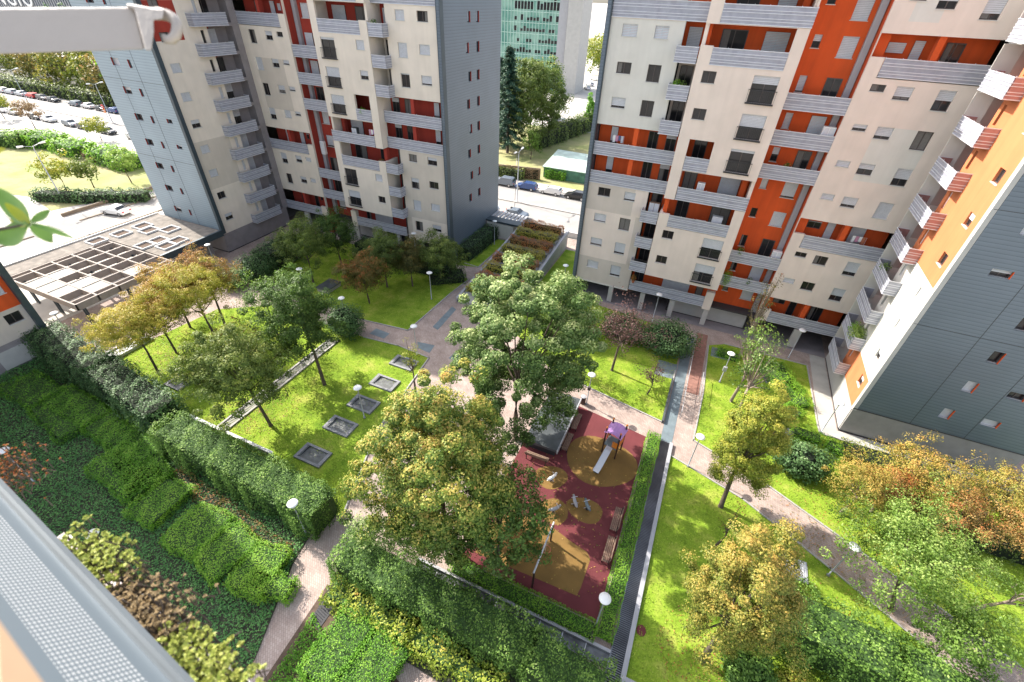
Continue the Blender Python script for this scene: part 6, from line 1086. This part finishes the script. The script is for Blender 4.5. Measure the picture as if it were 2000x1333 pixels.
# perforated balcony screen
A_, B_, D_ = NP(-330, 600, 2.6), NP(415, 1398, .95), NP(-420, 1500, .62)
U = (B_ - A_); Lu = U.length; U.normalize(); Nn = U.cross(D_ - A_).normalized(); V = Nn.cross(U).normalized()
if (D_ - A_).dot(V) < 0: V = -V
Lv = 1.05; Wn = U.cross(V)
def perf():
    m = bpy.data.materials.new('metal_painted_light_dots'); m.use_nodes = True; t = m.node_tree; b = t.nodes['Principled BSDF']; b.inputs['Roughness'].default_value = .45; b.inputs['Metallic'].default_value = .15
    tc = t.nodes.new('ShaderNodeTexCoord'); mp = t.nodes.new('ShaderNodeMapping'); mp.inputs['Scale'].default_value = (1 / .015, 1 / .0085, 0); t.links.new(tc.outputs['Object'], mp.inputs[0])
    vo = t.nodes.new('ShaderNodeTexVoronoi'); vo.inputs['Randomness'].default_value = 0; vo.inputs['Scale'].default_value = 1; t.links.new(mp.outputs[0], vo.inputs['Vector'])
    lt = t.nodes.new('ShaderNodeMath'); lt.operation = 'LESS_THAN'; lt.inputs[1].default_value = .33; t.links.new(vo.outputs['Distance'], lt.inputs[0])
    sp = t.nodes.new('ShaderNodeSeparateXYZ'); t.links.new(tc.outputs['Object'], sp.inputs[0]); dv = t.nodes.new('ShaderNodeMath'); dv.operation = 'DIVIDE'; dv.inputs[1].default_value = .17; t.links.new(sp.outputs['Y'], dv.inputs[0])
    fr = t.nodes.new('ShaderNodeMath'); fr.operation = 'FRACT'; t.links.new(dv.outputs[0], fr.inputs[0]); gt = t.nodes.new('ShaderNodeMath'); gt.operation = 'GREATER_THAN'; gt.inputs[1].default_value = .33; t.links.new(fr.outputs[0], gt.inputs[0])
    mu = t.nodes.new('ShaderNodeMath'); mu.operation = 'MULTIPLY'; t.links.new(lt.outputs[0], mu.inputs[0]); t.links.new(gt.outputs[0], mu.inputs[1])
    mx = t.nodes.new('ShaderNodeMixRGB'); mx.inputs[1].default_value = (.11, .135, .155, 1); mx.inputs[2].default_value = (.36, .37, .375, 1); t.links.new(mu.outputs[0], mx.inputs[0]); t.links.new(mx.outputs[0], b.inputs['Base Color']); return m  # pale dots: sunlight through the holes painted into the colour, sheet itself uncut
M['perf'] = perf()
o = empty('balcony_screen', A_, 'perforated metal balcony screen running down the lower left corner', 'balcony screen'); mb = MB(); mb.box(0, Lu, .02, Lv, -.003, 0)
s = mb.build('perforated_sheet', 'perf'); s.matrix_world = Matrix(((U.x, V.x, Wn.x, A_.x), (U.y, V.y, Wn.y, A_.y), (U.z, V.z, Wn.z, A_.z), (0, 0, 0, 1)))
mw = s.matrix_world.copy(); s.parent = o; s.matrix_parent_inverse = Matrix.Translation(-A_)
M['softrail'] = mat('satin_edge_rail', (.15, .17, .185), .4, .05, 4, metal=.3)
for nm, v0, v1 in (('edge_rail', -.002, .014), ('inner_rail', Lv - .04, Lv + .02)):
    mb = MB(); mb.box(0, Lu, v0, v1, -.02, .018); q = mb.build(nm, 'softrail'); q.matrix_world = mw; q.parent = o; q.matrix_parent_inverse = Matrix.Translation(-A_)
mb = MB(); slab3(mb, [NP(-60, 1240, .36), NP(50, 1400, .34), NP(-60, 1500, .30), NP(-200, 1300, .34)], CF * .02); tag(mb.build('balcony_ledge', 'ledge'), 'orange sunlit balcony ledge in the bottom left corner', 'ledge')
# plants in the trough outside the screen
def rosettes(name, label, px0, px1, d0, d1, n, leaf, sz, spread, seed, up=1, tb=0, per=14, asp=.5, h=.05):
    rs = np.random.default_rng(seed); C_ = []; N2 = []; T2 = []; S2 = []; a0, a1 = np.array(NP(*px0, d0)), np.array(NP(*px1, d1)); o = empty(name, tuple(a0), label, 'plant'); mb = MB()
    for k in range(n):
        c = a0 + (a1 - a0) * rs.uniform(0, 1) + rs.normal(0, spread, 3) * [1, 1, .55]; ax = np.array([rs.normal(0, .35), rs.normal(0, .35), 1.]); ax /= np.linalg.norm(ax)
        mb.tube([c - ax * h, c], [.0025, .002], 4)
        for j in range(per):
            th = rs.uniform(0, 6.28); el = rs.uniform(.0, 1.1); u = np.cross(ax, [math.cos(th), math.sin(th), .1]); u /= np.linalg.norm(u) + 1e-9; dr = u * math.cos(el) + ax * math.sin(el); C_.append(c + dr * sz * .45); N2.append(ax * math.cos(el) - u * math.sin(el) + rs.normal(0, .15, 3)); T2.append(.45 + el * .25 + rs.normal(0, .12) + tb); S2.append(sz * rs.uniform(.7, 1.1))
    leaves('foliage', np.array(C_), np.array(N2), np.array(S2), np.array(T2), L[leaf], o, asp=asp); mb.build('stem', 'bark', o)
rosettes('sedum_plant', 'yellow green sedum rosettes in the trough, upper clump by the screen', (125, 1075), (215, 1130), 1.55, 1.4, 420, 'sedum', .015, .045, 1, tb=.1)
rosettes('heather_plant', 'dry straw coloured heather in the trough between the sedums', (215, 1165), (320, 1235), 1.4, 1.25, 900, 'dry', .009, .042, 2, per=16, asp=.3, tb=.42)
rosettes('sedum_plant', 'lower yellow green sedum clump in the trough at the bottom edge', (330, 1265), (450, 1370), 1.25, 1.1, 520, 'sedum', .014, .038, 3, tb=.12)
rosettes('dry_plant', 'reddish dry twiggy plant at the left edge above the screen', (-20, 905), (25, 945), 2.2, 2.2, 260, 'rust', .011, .07, 4, per=10, asp=.3, tb=.25)
o = empty('plant_trough', NP(200, 1160, 1.6), 'gravel filled plant trough hung outside the balcony screen', 'planter'); mb = MB(); P0, P1 = NP(60, 1040, 1.75), NP(470, 1400, 1.2); dz = Vector((0, 0, -.12)); w2 = (P1 - P0).cross(Vector((0, 0, 1))).normalized() * .07
slab3(mb, [P0 + dz - w2, P1 + dz - w2, P1 + dz + w2, P0 + dz + w2], Vector((0, 0, -.14))); mb.build('trough', 'kerb_w', o); mb = MB(); slab3(mb, [P0 + dz * .8 - w2 * .9, P1 + dz * .8 - w2 * .9, P1 + dz * .8 + w2 * .9, P0 + dz * .8 + w2 * .9], Vector((0, 0, -.02))); mb.build('gravel', 'pinkgravel', o)
# near leaves
def blade(mb, p0, p1, w_, d, bend=.0, roll=.0):
    a, b = NP(*p0, d), NP(*p1, d * (1 + roll)); ax = b - a; n = 9; side = ax.cross(CF).normalized(); wd = w_ / 891 * d / 2; nn = -CF; rows = []
    for k in range(n):
        t = k / (n - 1); f_ = math.sin(math.pi * min(1, t * .92 + .04)) ** .75 * (1 - .25 * t); c = a + ax * t + nn * (-.25 * wd * math.sin(math.pi * t)) + side * bend * wd * math.sin(math.pi * t); rows.append([c - side * wd * f_ + nn * wd * .25, c, c + side * wd * f_ + nn * wd * .25])
    i = len(mb.v); mb.v += [tuple(p) for r in rows for p in r]
    for k in range(n - 1):
        for j in range(2): mb.f.append((i + k * 3 + j, i + k * 3 + j + 1, i + k * 3 + j + 4, i + k * 3 + j + 3)); mb.m.append(0)
def lm(name, c, c2):
    m = mat(name, c, .45, col2=c2, scale=18); t = m.node_tree; b = t.nodes['Principled BSDF']; out = t.nodes['Material Output']; tr = t.nodes.new('ShaderNodeBsdfTranslucent'); tr.inputs[0].default_value = (*c2, 1); mx = t.nodes.new('ShaderNodeMixShader'); mx.inputs[0].default_value = .45; t.links.new(b.outputs[0], mx.inputs[1]); t.links.new(tr.outputs[0], mx.inputs[2]); t.links.new(mx.outputs[0], out.inputs[0]); return m
M['nleaf'] = lm('near_leaf', (.10, .24, .04), (.26, .44, .09)); M['nleaf2'] = lm('near_yellow_leaf', (.34, .42, .03), (.60, .58, .05))
o = empty('leafy_branch', NP(0, 440, .85), 'blurred bright green leafy branch reaching in at the left edge', 'plant')
for p0, p1, w_, m_ in (((62, 437), (-8, 368), 46, 'nleaf'), ((64, 436), (99, 411), 24, 'nleaf'), ((64, 438), (145, 466), 13, 'nleaf'), ((62, 440), (106, 474), 33, 'nleaf'), ((58, 440), (-10, 470), 52, 'nleaf'), ((60, 436), (12, 398), 22, 'nleaf2'), ((-30, 300), (12, 292), 16, 'nleaf2'), ((-20, 330), (6, 318), 10, 'nleaf'), ((52, 442), (20, 430), 14, 'nleaf2')):
    mb = MB(); blade(mb, p0, p1, w_, .85, .15, rnd.uniform(-.03, .03)); mb.build('leaf', m_, o, smooth=True)
mb = MB(); mb.tube([NP(-120, 470, .86), NP(0, 448, .86), NP(60, 438, .855)], [.004, .003, .002], 6); mb.tube([NP(-120, 300, .86), NP(-30, 300, .86)], .002, 5); mb.build('twig', 'bark', o)
